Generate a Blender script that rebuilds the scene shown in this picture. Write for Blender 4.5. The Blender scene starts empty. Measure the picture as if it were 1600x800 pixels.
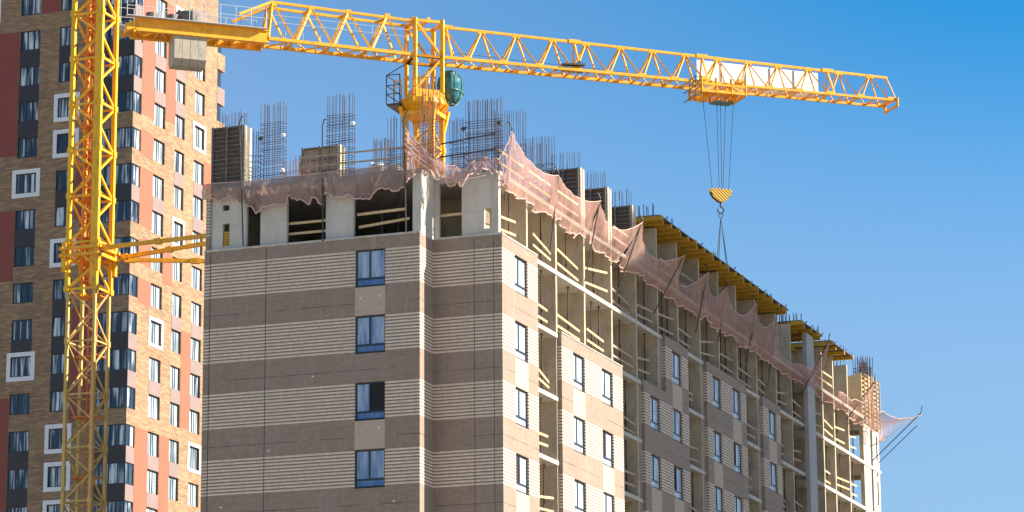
import bpy, math, random
from mathutils import noise as mnoise
from mathutils import Vector, Matrix
random.seed(7)
R = math.radians
S = bpy.context.scene
COL = S.collection

# ------------------------------------------------------------------ camera, sky, sun, exposure
cam_d = bpy.data.cameras.new('camera')
cam = bpy.data.objects.new('camera', cam_d); COL.objects.link(cam)
PITCH, ROLL, HEAD, FPX = R(13.01573), R(-0.40015), R(-20.05045), 4793.56
cam_d.sensor_width = 36.0
cam_d.lens = 36.0 * FPX / 1600.0
cam_d.clip_start = 0.5; cam_d.clip_end = 6000
fwd = Vector((math.sin(HEAD)*math.cos(PITCH), math.cos(HEAD)*math.cos(PITCH), math.sin(PITCH)))
r0 = Vector((math.cos(HEAD), -math.sin(HEAD), 0)); u0 = r0.cross(fwd)
rt = r0*math.cos(ROLL) + u0*math.sin(ROLL); up = -r0*math.sin(ROLL) + u0*math.cos(ROLL)
cam.matrix_world = Matrix(((rt.x, up.x, -fwd.x, 0), (rt.y, up.y, -fwd.y, 0), (rt.z, up.z, -fwd.z, 1.7), (0, 0, 0, 1)))
S.camera = cam
SUN_AZ, SUN_EL = R(18.3), R(28.0)          # azimuth measured from +X towards +Y
sd = Vector((math.cos(SUN_AZ)*math.cos(SUN_EL), math.sin(SUN_AZ)*math.cos(SUN_EL), math.sin(SUN_EL)))
sun_d = bpy.data.lights.new('sun', 'SUN'); sun_d.energy = 5.0; sun_d.angle = R(0.5); sun_d.color = (1.0, 0.90, 0.76)
sun = bpy.data.objects.new('sun', sun_d); COL.objects.link(sun)
sun.rotation_euler = sd.to_track_quat('Z', 'Y').to_euler()
W = bpy.data.worlds.new('World'); S.world = W; W.use_nodes = True
nt = W.node_tree; bg = nt.nodes['Background']
sky = nt.nodes.new('ShaderNodeTexSky'); sky.sky_type = 'NISHITA'; sky.sun_disc = False
sky.sun_elevation = SUN_EL; sky.sun_rotation = math.pi/2 - SUN_AZ
sky.altitude = 1500; sky.air_density = 0.9; sky.dust_density = 0.0; sky.ozone_density = 4.0
# clear air seen through a polarised lens: the band at a right angle to the sun is deeper blue, the air near the horizon duller
wt = nt
def wn_(ty, **kw):
    n = wt.nodes.new(ty)
    for k, v in kw.items(): setattr(n, k, v)
    return n
tcw = wn_('ShaderNodeTexCoord'); nrm = wn_('ShaderNodeVectorMath', operation='NORMALIZE'); wt.links.new(tcw.outputs['Generated'], nrm.inputs[0])
dt = wn_('ShaderNodeVectorMath', operation='DOT_PRODUCT'); wt.links.new(nrm.outputs[0], dt.inputs[0]); dt.inputs[1].default_value = sd
sx_ = wn_('ShaderNodeSeparateXYZ'); wt.links.new(nrm.outputs[0], sx_.inputs[0])
def wm(op, a, b=None):
    n = wn_('ShaderNodeMath', operation=op)
    for i, x in enumerate((a, b)):
        if x is None: continue
        if isinstance(x, (int, float)): n.inputs[i].default_value = x
        else: wt.links.new(x, n.inputs[i])
    return n.outputs[0]
ga = wm('DIVIDE', wm('SUBTRACT', dt.outputs['Value'], 0.27), 0.17); ga = wm('POWER', 2.71828, wm('MULTIPLY', wm('MULTIPLY', ga, ga), -1.0))
mr = wn_('ShaderNodeMapRange', interpolation_type='SMOOTHSTEP'); wt.links.new(sx_.outputs[2], mr.inputs[0]); mr.inputs[1].default_value = 0.17; mr.inputs[2].default_value = 0.33
ab = wm('MULTIPLY', ga, mr.outputs[0])
lo = wn_('ShaderNodeMapRange', interpolation_type='SMOOTHSTEP'); wt.links.new(sx_.outputs[2], lo.inputs[0]); lo.inputs[1].default_value = 0.10; lo.inputs[2].default_value = 0.27; lo.inputs[3].default_value = 0.74; lo.inputs[4].default_value = 1.0
cmb = wn_('ShaderNodeCombineXYZ')
for i, k in enumerate((0.95, 0.26, 0.0)): wt.links.new(wm('MULTIPLY', wm('MULTIPLY', wm('SUBTRACT', 1.0, wm('MULTIPLY', ab, k)), lo.outputs[0]), (1.06, 1.06, 0.955)[i]), cmb.inputs[i])
ml = wn_('ShaderNodeVectorMath', operation='MULTIPLY'); wt.links.new(sky.outputs[0], ml.inputs[0]); wt.links.new(cmb.outputs[0], ml.inputs[1])
nt.links.new(ml.outputs[0], bg.inputs[0]); bg.inputs[1].default_value = 0.092
S.view_settings.view_transform = 'Standard'; S.view_settings.look = 'None'
S.view_settings.gamma = 1; S.view_settings.use_curve_mapping = False
S.view_settings.exposure = 1.2

# ------------------------------------------------------------------ helpers
class MB:
    """collects boxes, bars and sheets in world coordinates; build() links them as one mesh object"""
    def __init__(s): s.v = []; s.f = []; s.m = []
    def add(s, vs, fs, mi=0):
        b = len(s.v); s.v += [tuple(v) for v in vs]
        for f in fs: s.f.append(tuple(i+b for i in f)); s.m.append(mi)
    def box(s, x0, x1, y0, y1, z0, z1, mi=0):
        s.add([(x0,y0,z0),(x1,y0,z0),(x1,y1,z0),(x0,y1,z0),(x0,y0,z1),(x1,y0,z1),(x1,y1,z1),(x0,y1,z1)],
              [(0,3,2,1),(4,5,6,7),(0,1,5,4),(1,2,6,5),(2,3,7,6),(3,0,4,7)], mi)
    def bar(s, a, b, w, h=None, mi=0, n=4):
        a = Vector(a); b = Vector(b); d = (b-a)
        if d.length < 1e-5: return
        d.normalize(); h = h or w
        ref = Vector((0,0,1)) if abs(d.z) < 0.95 else Vector((0,1,0))
        x = d.cross(ref).normalized(); y = x.cross(d).normalized()
        vs = []
        for p in (a, b):
            for k in range(n):
                t = 2*math.pi*(k+0.5)/n; q = 1.41421 if n == 4 else 1.0
                vs.append(p + x*(math.cos(t)*w/2*q) + y*(math.sin(t)*h/2*q))
        fs = [(k, (k+1) % n, n+(k+1) % n, n+k) for k in range(n)] + [tuple(range(n-1,-1,-1)), tuple(range(n, 2*n))]
        s.add(vs, fs, mi)
    def path(s, pts, w, n=6, mi=0):
        for i in range(len(pts)-1): s.bar(pts[i], pts[i+1], w, None, mi, n)
    def build(s, name, mats, parent=None, smooth=False):
        loc = Vector(parent.location) if parent else Vector((0,0,0))
        me = bpy.data.meshes.new(name)
        me.from_pydata([tuple(Vector(v)-loc) for v in s.v], [], s.f)
        if not isinstance(mats, (list, tuple)): mats = [mats]
        for m in mats: me.materials.append(m)
        me.polygons.foreach_set('material_index', s.m)
        if smooth: me.polygons.foreach_set('use_smooth', [True]*len(s.f))
        me.update()
        o = bpy.data.objects.new(name, me); COL.objects.link(o)
        if parent: o.parent = parent
        return o

def tag(o, label=None, cat=None, group=None, kind=None):
    if label: o['label'] = label
    if cat: o['category'] = cat
    if group: o['group'] = group
    if kind: o['kind'] = kind
    return o
def thing(name, label, cat, loc=(0,0,0), group=None):
    o = bpy.data.objects.new(name, None); COL.objects.link(o); o.location = loc
    o.empty_display_size = 0.3
    return tag(o, label, cat, group)
def copy_tree(o, parent=None):
    c = o.copy(); COL.objects.link(c)
    if parent: c.parent = parent
    for ch in o.children: copy_tree(ch, c)
    return c

# ------------------------------------------------------------------ materials
def new_mat(name):
    m = bpy.data.materials.new(name); m.use_nodes = True
    t = m.node_tree; return m, t, t.nodes['Principled BSDF']
def node(t, ty, **kw):
    n = t.nodes.new(ty)
    for k, v in kw.items(): setattr(n, k, v)
    return n
def mth(t, op, a, b=None, c=None):
    n = node(t, 'ShaderNodeMath', operation=op)
    for i, x in enumerate((a, b, c)):
        if x is None: continue
        if isinstance(x, (int, float)): n.inputs[i].default_value = x
        else: t.links.new(x, n.inputs[i])
    return n.outputs[0]
def mixc(t, fac, a, b, blend='MIX'):
    n = node(t, 'ShaderNodeMix', data_type='RGBA', blend_type=blend)
    for i, x in ((0, fac), (6, a), (7, b)):
        if isinstance(x, (int, float)): n.inputs[i].default_value = x
        elif isinstance(x, tuple): n.inputs[i].default_value = (*x, 1)
        else: t.links.new(x, n.inputs[i])
    return n.outputs[2]
def noise(t, vec, scale, detail=4, rough=0.6):
    n = node(t, 'ShaderNodeTexNoise'); n.inputs['Scale'].default_value = scale
    n.inputs['Detail'].default_value = detail; n.inputs['Roughness'].default_value = rough
    if vec is not None: t.links.new(vec, n.inputs['Vector'])
    return n.outputs['Fac']
def ramp(t, fac, lo, hi):
    n = node(t, 'ShaderNodeMapRange'); t.links.new(fac, n.inputs[0])
    n.inputs[1].default_value = lo; n.inputs[2].default_value = hi
    return n.outputs[0]
def mapping(t, vec, scale):
    n = node(t, 'ShaderNodeMapping'); n.inputs['Scale'].default_value = scale
    t.links.new(vec, n.inputs['Vector']); return n.outputs[0]
def simple(name, col, rough=0.7, var=0.25, scale=1.5, metal=0.0, dirt=None, bump=0.0, streak=False):
    m, t, p = new_mat(name)
    tc = node(t, 'ShaderNodeTexCoord').outputs['Object']
    v = mapping(t, tc, (1, 1, 0.25)) if streak else tc
    f = noise(t, v, scale, 6)
    d = tuple(c*(1-var) for c in col); l = tuple(min(1, c*(1+var)) for c in col)
    c = mixc(t, ramp(t, f, 0.3, 0.7), d, l)
    if dirt:
        f2 = noise(t, mapping(t, tc, (1, 1, 0.35)), scale*3.1, 8, 0.7)
        c = mixc(t, ramp(t, f2, 0.52, 0.72), c, dirt)
    t.links.new(c, p.inputs['Base Color']); p.inputs['Roughness'].default_value = rough
    p.inputs['Metallic'].default_value = metal
    if bump:
        b = node(t, 'ShaderNodeBump'); b.inputs['Strength'].default_value = bump; b.inputs['Distance'].default_value = 0.03
        t.links.new(noise(t, tc, scale*8, 6), b.inputs['Height']); t.links.new(b.outputs[0], p.inputs['Normal'])
    return m
def wall_uv(t):
    tc = node(t, 'ShaderNodeTexCoord').outputs['Object']
    sp = node(t, 'ShaderNodeSeparateXYZ'); t.links.new(tc, sp.inputs[0])
    u = mth(t, 'ADD', sp.outputs[0], sp.outputs[1])
    cb = node(t, 'ShaderNodeCombineXYZ'); t.links.new(u, cb.inputs[0]); t.links.new(sp.outputs[2], cb.inputs[1])
    return tc, u, sp.outputs[2], cb.outputs[0]
def brick_tex(t, uv, w, h, c1, c2, mortar, ms=0.008, bias=0.0):
    n = node(t, 'ShaderNodeTexBrick'); t.links.new(uv, n.inputs['Vector'])
    n.inputs['Scale'].default_value = 1; n.inputs['Brick Width'].default_value = w; n.inputs['Row Height'].default_value = h
    n.inputs['Mortar Size'].default_value = ms; n.inputs['Bias'].default_value = bias
    n.inputs['Color1'].default_value = (*c1, 1); n.inputs['Color2'].default_value = (*c2, 1); n.inputs['Mortar'].default_value = (*mortar, 1)
    return n
def striped_brick(name, z0, band=1.62):
    """new brick cladding: alternate cream and brown courses, then a plain brown band, every storey"""
    m, t, p = new_mat(name); tc, u, z, uv = wall_uv(t)
    zz = mth(t, 'FLOORED_MODULO', mth(t, 'SUBTRACT', z, z0), 3.0)
    inb = mth(t, 'LESS_THAN', zz, band)
    lite = mth(t, 'LESS_THAN', mth(t, 'FLOORED_MODULO', zz, 0.15), 0.087)
    msk = mth(t, 'MULTIPLY', inb, lite)
    bk = brick_tex(t, uv, 0.26, 0.075, (0.345, 0.255, 0.187), (0.285, 0.21, 0.156), (0.23, 0.178, 0.135), 0.006)
    cr = brick_tex(t, uv, 0.26, 0.075, (0.84, 0.69, 0.53), (0.77, 0.63, 0.48), (0.66, 0.54, 0.42), 0.004)
    c = mixc(t, msk, bk.outputs[0], cr.outputs[0])
    # shade of the set-back courses under the cream ones, painted as darker colour
    c = mixc(t, mth(t, 'MULTIPLY', mth(t, 'MULTIPLY', inb, mth(t, 'SUBTRACT', 1.0, lite)), 0.45), c, (0.17, 0.115, 0.085))
    # joint lines between the panels, one per storey
    jl = mth(t, 'LESS_THAN', mth(t, 'ABSOLUTE', mth(t, 'SUBTRACT', zz, 2.18)), 0.022)
    wob = noise(t, uv, 0.6, 3)
    jl = mth(t, 'MULTIPLY', jl, ramp(t, wob, 0.40, 0.5))
    c = mixc(t, mth(t, 'MULTIPLY', jl, 0.7), c, (0.07, 0.055, 0.045))
    st = noise(t, mapping(t, tc, (1, 1, 0.3)), 0.8, 7, 0.65)
    c = mixc(t, mth(t, 'MULTIPLY', ramp(t, st, 0.45, 0.75), 0.30), c, (0.36, 0.32, 0.29))
    bt = brick_tex(t, uv, 3.0, 3.0, (0, 0, 0), (1, 1, 1), (0.5, 0.5, 0.5), 0.0)
    c = mixc(t, mth(t, 'MULTIPLY', bt.outputs[0], 0.10), c, (0.42, 0.35, 0.30))
    drip = noise(t, mapping(t, uv, (3.5, 0.22, 1)), 1.0, 6, 0.7)
    c = mixc(t, mth(t, 'MULTIPLY', ramp(t, drip, 0.56, 0.72), 0.32), c, (0.50, 0.45, 0.40))
    st2 = noise(t, tc, 5.0, 3, 0.6)
    c = mixc(t, mth(t, 'MULTIPLY', ramp(t, st2, 0.35, 0.65), 0.22), c, (0.12, 0.095, 0.08))
    t.links.new(c, p.inputs['Base Color']); p.inputs['Roughness'].default_value = 0.85
    b = node(t, 'ShaderNodeBump'); b.inputs['Strength'].default_value = 0.5; b.inputs['Distance'].default_value = 0.02
    t.links.new(mth(t, 'ADD', msk, bk.outputs['Fac']), b.inputs['Height']); t.links.new(b.outputs[0], p.inputs['Normal'])
    return m
M = {}
M['stripe'] = striped_brick('striped_brick', 25.14)
def cream_brick():
    m, t, p = new_mat('cream_brick'); tc, u, z, uv = wall_uv(t)
    bk = brick_tex(t, uv, 0.26, 0.075, (0.53, 0.425, 0.32), (0.47, 0.375, 0.285), (0.38, 0.30, 0.235), 0.007)
    c = mixc(t, mth(t, 'MULTIPLY', ramp(t, noise(t, tc, 3, 5), 0.4, 0.7), 0.25), bk.outputs[0], (0.36, 0.30, 0.24))
    t.links.new(c, p.inputs['Base Color']); p.inputs['Roughness'].default_value = 0.85
    return m
M['cream'] = cream_brick()
def mottled_brick():
    m, t, p = new_mat('mottled_tan_brick'); tc, u, z, uv = wall_uv(t)
    bk = brick_tex(t, uv, 0.62, 0.15, (0.43, 0.28, 0.145), (0.22, 0.135, 0.08), (0.28, 0.19, 0.12), 0.012, 0.25)
    f = noise(t, mapping(t, uv, (0.9, 3.2, 1)), 1.6, 5, 0.7)
    c = mixc(t, mth(t, 'MULTIPLY', ramp(t, f, 0.5, 0.68), 0.55), bk.outputs[0], (0.15, 0.09, 0.06))
    f2 = noise(t, tc, 0.25, 3)
    c = mixc(t, mth(t, 'MULTIPLY', ramp(t, f2, 0.4, 0.7), 0.25), c, (0.42, 0.285, 0.155))
    t.links.new(c, p.inputs['Base Color']); p.inputs['Roughness'].default_value = 0.9
    return m
M['tan'] = mottled_brick()
M['concrete'] = simple('raw_concrete', (0.46, 0.385, 0.275), 0.9, 0.20, 0.9, dirt=(0.27, 0.22, 0.16), bump=0.3)
def facade_concrete():
    m, t, p = new_mat('cast_concrete'); tc, u, z, uv = wall_uv(t)
    pn = brick_tex(t, uv, 1.2, 1.5, (0.58, 0.54, 0.47), (0.53, 0.50, 0.44), (0.42, 0.39, 0.34), 0.012)
    c = mixc(t, mth(t, 'MULTIPLY', ramp(t, noise(t, mapping(t, tc, (1, 1, .4)), 1.3, 8, 0.7), 0.42, 0.72), 0.6), pn.outputs[0], (0.38, 0.35, 0.30))
    t.links.new(c, p.inputs['Base Color']); p.inputs['Roughness'].default_value = 0.9
    return m
M['cast'] = facade_concrete()
M['slab_edge'] = simple('slab_edge_concrete', (0.50, 0.47, 0.41), 0.9, 0.18, 2.0, dirt=(0.30, 0.27, 0.22))
M['salmon'] = simple('salmon_panel', (0.52, 0.10, 0.048), 0.6, 0.07, 0.5)
M['salmon_shade'] = simple('shaded_salmon_panel', (0.25, 0.05, 0.032), 0.6, 0.07, 0.5)  # the salmon panel again, darkened to carry the left face's shade
M['taupe'] = simple('taupe_panel', (0.24, 0.17, 0.15), 0.55, 0.08, 0.8)
M['dark_panel'] = simple('dark_brown_panel', (0.032, 0.022, 0.022), 0.5, 0.15, 0.8)
M['white'] = simple('white_surround', (0.74, 0.73, 0.72), 0.6, 0.06, 2.0)
M['frame'] = simple('window_frame_navy', (0.012, 0.018, 0.035), 0.4, 0.1)
def curtain_pane(name='pane_with_curtains', f0=0.44, f1=0.60, b0=0.42, b1=0.54, light=(0.66, 0.70, 0.72), fs=3.8):
    m, t, p = new_mat(name)
    tc = node(t, 'ShaderNodeTexCoord').outputs['Object']
    rnd = node(t, 'ShaderNodeObjectInfo').outputs['Random']
    off = node(t, 'ShaderNodeVectorMath', operation='ADD')
    cb = node(t, 'ShaderNodeCombineXYZ'); t.links.new(mth(t, 'MULTIPLY', rnd, 97.0), cb.inputs[0]); t.links.new(mth(t, 'MULTIPLY', rnd, 31.0), cb.inputs[2])
    t.links.new(tc, off.inputs[0]); t.links.new(cb.outputs[0], off.inputs[1]); v = off.outputs[0]
    folds = noise(t, mapping(t, v, (fs, 1, 0.30)), 1.0, 3, 0.5)
    big = noise(t, mapping(t, v, (1.0, 1, 0.12)), 1.3, 2, 0.5)
    c = mixc(t, ramp(t, folds, f0, f1), (0.03, 0.055, 0.085), light)
    c = mixc(t, ramp(t, big, b0, b1), (0.014, 0.028, 0.045), c)
    t.links.new(c, p.inputs['Base Color']); p.inputs['Roughness'].default_value = 0.06
    p.inputs['IOR'].default_value = 1.5
    b = node(t, 'ShaderNodeBump'); b.inputs['Strength'].default_value = 0.10; b.inputs['Distance'].default_value = 0.05
    t.links.new(noise(t, v, 1.2, 2), b.inputs['Height']); t.links.new(b.outputs[0], p.inputs['Normal'])
    return m
M['curtain'] = curtain_pane()
M['curtain_side'] = curtain_pane('pane_with_pale_curtains', 0.25, 0.6, 0.25, 0.45, (0.50, 0.58, 0.62), 4.5)
def film_pane(name, a, b_, rough=0.12):
    m, t, p = new_mat(name)
    tc = node(t, 'ShaderNodeTexCoord').outputs['Object']
    rnd = node(t, 'ShaderNodeObjectInfo').outputs['Random']
    cb = node(t, 'ShaderNodeCombineXYZ'); t.links.new(mth(t, 'MULTIPLY', rnd, 57.0), cb.inputs[0])
    off = node(t, 'ShaderNodeVectorMath', operation='ADD'); t.links.new(tc, off.inputs[0]); t.links.new(cb.outputs[0], off.inputs[1])
    f = noise(t, mapping(t, off.outputs[0], (3.2, 1, 0.5)), 1.0, 3)
    c = mixc(t, ramp(t, f, 0.35, 0.65), a, b_)
    t.links.new(c, p.inputs['Base Color']); p.inputs['Roughness'].default_value = rough
    return m
M['film'] = film_pane('pane_blue_film', (0.10, 0.18, 0.33), (0.36, 0.46, 0.60))
M['film_low'] = film_pane('lower_pane_blue', (0.045, 0.11, 0.28), (0.10, 0.20, 0.42))
M['film_side'] = film_pane('pane_film_sunlit', (0.24, 0.32, 0.42), (0.62, 0.66, 0.68), 0.2)  # paler copy of the blue film, the side's sunlight put into its colour
M['black'] = simple('dark_opening', (0.01, 0.01, 0.012), 0.8, 0.1)
M['yellow'] = simple('crane_yellow', (0.86, 0.41, 0.008), 0.5, 0.12, 2.0, dirt=(0.52, 0.20, 0.02))
M['yellow2'] = simple('climbing_frame_yellow', (0.84, 0.46, 0.008), 0.5, 0.12, 2.0, dirt=(0.50, 0.23, 0.02))
M['orange'] = simple('primer_orange', (0.62, 0.20, 0.02), 0.55, 0.2, 3.0, dirt=(0.35, 0.12, 0.03))
M['faded'] = simple('faded_mast_paint', (0.62, 0.40, 0.11), 0.6, 0.18, 2.5, dirt=(0.40, 0.24, 0.09))
M['galv'] = simple('galvanised_steel', (0.52, 0.53, 0.54), 0.45, 0.12, 4.0, metal=0.3)
M['cwt'] = simple('counterweight_concrete', (0.42, 0.38, 0.30), 0.85, 0.12, 1.5, dirt=(0.25, 0.21, 0.16))
M['teal'] = film_pane('cab_glass_teal', (0.008, 0.06, 0.08), (0.05, 0.20, 0.23), 0.1)
M['cabpaint'] = simple('cab_paint', (0.05, 0.16, 0.16), 0.5, 0.1)
M['sheet'] = simple('white_sheet', (0.84, 0.83, 0.81), 0.6, 0.04, 0.8)
M['rope'] = simple('steel_rope', (0.05, 0.055, 0.06), 0.6, 0.1)
M['steel'] = simple('dark_steel', (0.045, 0.04, 0.04), 0.5, 0.2, 3.0)
M['rebar'] = simple('rebar', (0.10, 0.075, 0.075), 0.6, 0.3, 6.0, metal=0.2)
M['rebar_rust'] = simple('rusty_rebar', (0.26, 0.12, 0.06), 0.75, 0.3, 6.0)
M['timber'] = simple('sawn_timber', (0.62, 0.44, 0.23), 0.8, 0.2, 3.0)
M['timber_old_shade'] = simple('weathered_and_shaded_timber', (0.42, 0.30, 0.19), 0.85, 0.2, 3.0)  # also gives boards in the shadow band their shade by colour
M['ply'] = simple('formwork_plywood_face', (0.11, 0.07, 0.05), 0.7, 0.3, 2.0, dirt=(0.22, 0.18, 0.15))
M['fsteel'] = simple('formwork_steel', (0.13, 0.12, 0.105), 0.6, 0.25, 2.5, dirt=(0.30, 0.26, 0.22))
M['fcream'] = simple('formwork_edge', (0.60, 0.50, 0.34), 0.7, 0.2, 2.0)
M['hbeam'] = simple('yellow_formwork_beam', (0.54, 0.31, 0.02), 0.6, 0.2, 2.5, dirt=(0.26, 0.17, 0.05))
M['prop'] = simple('prop_steel', (0.06, 0.025, 0.022), 0.6, 0.2, 3.0)
M['bag'] = simple('white_bag', (0.72, 0.71, 0.69), 0.8, 0.08, 4.0, bump=0.6)
M['ground'] = simple('site_ground', (0.40, 0.33, 0.25), 0.95, 0.2, 0.06, dirt=(0.26, 0.24, 0.17))
M['pale'] = simple('pale_render', (0.55, 0.50, 0.42), 0.85, 0.08, 0.3)
def net_mat(name, col, alpha):
    m, t, p = new_mat(name)
    tc = node(t, 'ShaderNodeTexCoord').outputs['Object']
    f = noise(t, tc, 1.1, 5, 0.65)
    g = noise(t, mapping(t, tc, (6, 6, 0.7)), 1.0, 3, 0.6)
    c = mixc(t, ramp(t, f, 0.35, 0.68), tuple(x*0.86 for x in col), tuple(min(1, x*1.12) for x in col))
    df = node(t, 'ShaderNodeBsdfDiffuse'); tl = node(t, 'ShaderNodeBsdfTranslucent'); tr = node(t, 'ShaderNodeBsdfTransparent')
    t.links.new(c, df.inputs[0]); t.links.new(c, tl.inputs[0])
    b = node(t, 'ShaderNodeBump'); b.inputs['Strength'].default_value = 0.5; b.inputs['Distance'].default_value = 0.12
    t.links.new(g, b.inputs['Height'])
    for n_ in (df, tl): t.links.new(b.outputs[0], n_.inputs['Normal'])
    m1 = node(t, 'ShaderNodeMixShader'); m1.inputs[0].default_value = 0.35
    t.links.new(df.outputs[0], m1.inputs[1]); t.links.new(tl.outputs[0], m1.inputs[2])
    m2 = node(t, 'ShaderNodeMixShader')
    a = mth(t, 'ADD', mth(t, 'MULTIPLY', ramp(t, g, 0.3, 0.7), 0.22), alpha-0.11)
    t.links.new(a, m2.inputs[0]); t.links.new(tr.outputs[0], m2.inputs[1]); t.links.new(m1.outputs[0], m2.inputs[2])
    t.links.new(m2.outputs[0], t.nodes['Material Output'].inputs['Surface'])
    return m
M['net'] = net_mat('pink_debris_net', (0.66, 0.40, 0.33), 0.52)
M['net_front'] = net_mat('brown_debris_net', (0.46, 0.33, 0.28), 0.80)  # browner and denser than the side nets
M['net_thin'] = net_mat('thin_pink_net', (0.62, 0.42, 0.40), 0.27)
def stripes_mat():
    m, t, p = new_mat('hook_block_stripes')
    tc = node(t, 'ShaderNodeTexCoord').outputs['Object']
    sp = node(t, 'ShaderNodeSeparateXYZ'); t.links.new(tc, sp.inputs[0])
    a = mth(t, 'ADD', mth(t, 'ADD', sp.outputs[0], sp.outputs[1]), mth(t, 'MULTIPLY', sp.outputs[2], 1.5))
    k = mth(t, 'LESS_THAN', mth(t, 'FLOORED_MODULO', a, 0.30), 0.13)
    c = mixc(t, k, (0.80, 0.45, 0.02), (0.03, 0.025, 0.02))
    t.links.new(c, p.inputs['Base Color']); p.inputs['Roughness'].default_value = 0.5
    return m
M['hookstripe'] = stripes_mat()

# ------------------------------------------------------------------ ground
g = MB(); g.add([(-2500,-2500,0),(2500,-2500,0),(2500,3500,0),(-2500,3500,0)], [(0,1,2,3)])
tag(g.build('ground', M['ground']), kind='structure')

# ------------------------------------------------------------------ window builder (faces -Y, origin at lower left of the opening)
def make_window(w, h, mull, low=0.0, pane='curtain', rec=0.10, surround=0.0, open_pane=None, lowpane='film_low'):
    """window > pane (two or three), surround, lower_pane"""
    fw = 0.07
    f = MB()
    f.box(0, w, rec, rec+0.07, 0, fw); f.box(0, w, rec, rec+0.07, h-fw, h)
    f.box(0, fw, rec, rec+0.07, fw, h-fw); f.box(w-fw, w, rec, rec+0.07, fw, h-fw)
    for q in mull: f.box(q*w-0.035, q*w+0.035, rec-0.01, rec+0.065, (low if low else fw), h-fw)
    if low: f.box(fw, w-fw, rec-0.012, rec+0.06, low-0.04, low+0.04)
    f.box(-0.0, w, rec-0.10, rec, -0.03, 0.0)
    o = f.build('window', M['frame'])
    edges = [fw] + [q*w for q in mull] + [w-fw]
    for i in range(len(edges)-1):
        b = MB()
        b.box(edges[i]+0.003, edges[i+1]-0.003, rec+0.03, rec+0.05, (low+0.003 if low else fw), h-fw)
        pn = b.build('pane', M['black'] if open_pane == i else M[pane]); pn.parent = o  # an open sash is a black sheet standing for the unlit room
    if low:
        b = MB(); b.box(fw, w-fw, rec+0.025, rec+0.05, fw, low-0.003)
        pn = b.build('lower_pane', M[lowpane]); pn.parent = o
    if surround:
        s_ = surround; b = MB()
        b.box(-s_, w+s_, -0.05, 0.02, h, h+s_); b.box(-s_, w+s_, -0.05, 0.02, -s_, 0)
        b.box(-s_, 0, -0.05, 0.02, 0, h); b.box(w, w+s_, -0.05, 0.02, 0, h)
        pn = b.build('surround', M['white']); pn.parent = o
    return o
def put(src, parent, loc, rot=0.0, used=set()):
    if src.name in used: o = copy_tree(src)
    else: used.add(src.name); o = src
    o.parent = parent; o.location = Vector(loc)-Vector(parent.location); o.rotation_euler = (0, 0, rot)
    return o
def wall_cells(mb, axis, plane, depth, u0, u1, z0, z1, holes, alt=()):
    """a wall with openings, out of boxes. axis 'x': runs along X facing -Y; 'y': runs along Y facing +X."""
    us = sorted({u0, u1, *[h[0] for h in holes], *[h[1] for h in holes], *[a[0] for a in alt], *[a[1] for a in alt]})
    zs = sorted({z0, z1, *[h[2] for h in holes], *[h[3] for h in holes], *[a[2] for a in alt], *[a[3] for a in alt]})
    us = [u for u in us if u0-1e-6 <= u <= u1+1e-6]; zs = [z for z in zs if z0-1e-6 <= z <= z1+1e-6]
    for i in range(len(us)-1):
        run = None
        for j in range(len(zs)-1):
            cu, cz = (us[i]+us[i+1])/2, (zs[j]+zs[j+1])/2
            hole = any(a < cu < b and c < cz < d for a, b, c, d in holes)
            mi = 1 if any(a < cu < b and c < cz < d for a, b, c, d in alt) else 0
            if hole:
                if run: emit(mb, axis, plane, depth, us[i], us[i+1], *run); run = None
            elif run and run[2] == mi: run = (run[0], zs[j+1], mi)
            else:
                if run: emit(mb, axis, plane, depth, us[i], us[i+1], *run)
                run = (zs[j], zs[j+1], mi)
        if run: emit(mb, axis, plane, depth, us[i], us[i+1], *run)
def emit(mb, axis, plane, depth, a, b, z0, z1, mi):
    if axis == 'x': mb.box(a, b, plane, plane+depth, z0, z1, mi)
    else: mb.box(plane-depth, plane, a, b, z0, z1, mi)

# ------------------------------------------------------------------ the unfinished building
XB, XC = -45.80, -46.00          # brick face, concrete face (right side)
YB, YB2 = 122.60, 124.20         # brick face of the left block and of the recessed block (front)
XL = -59.50; XM = -49.08; YEND = 196.8
ROOF = 36.3
ZT0 = 33.31
bld = thing('unfinished_building', 'unfinished multi storey block with striped brown and cream brick below and raw concrete top storeys', 'building', (-52, 160, 0))
LV = [0.3+3*k for k in range(13)]       # slab tops 0.3 ... 36.3
for z in LV:
    s = MB()
    s.box(XL+0.05, XC+0.03, YB2+0.22, YEND, z-0.2, z)
    s.box(XL+0.05, XM-0.02, YB+0.22, YB2+0.22, z-0.2, z)
    s.build('floor_slab', M['slab_edge'], bld)
CW = [128.2, 132.2, 136.3, 140.45, 144.4, 148.05, 151.6, 155.65, 159.3, 162.85, 166.9, 171.1, 174.58, 181.97, 184.8, 188.5]
for y in CW:
    s = MB(); s.box(XL+0.2 if y > 133 else -50.0, XC-0.02, y-0.2, y, 0, ROOF-0.2)
    s.build('cross_wall', M['concrete'], bld)
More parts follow.
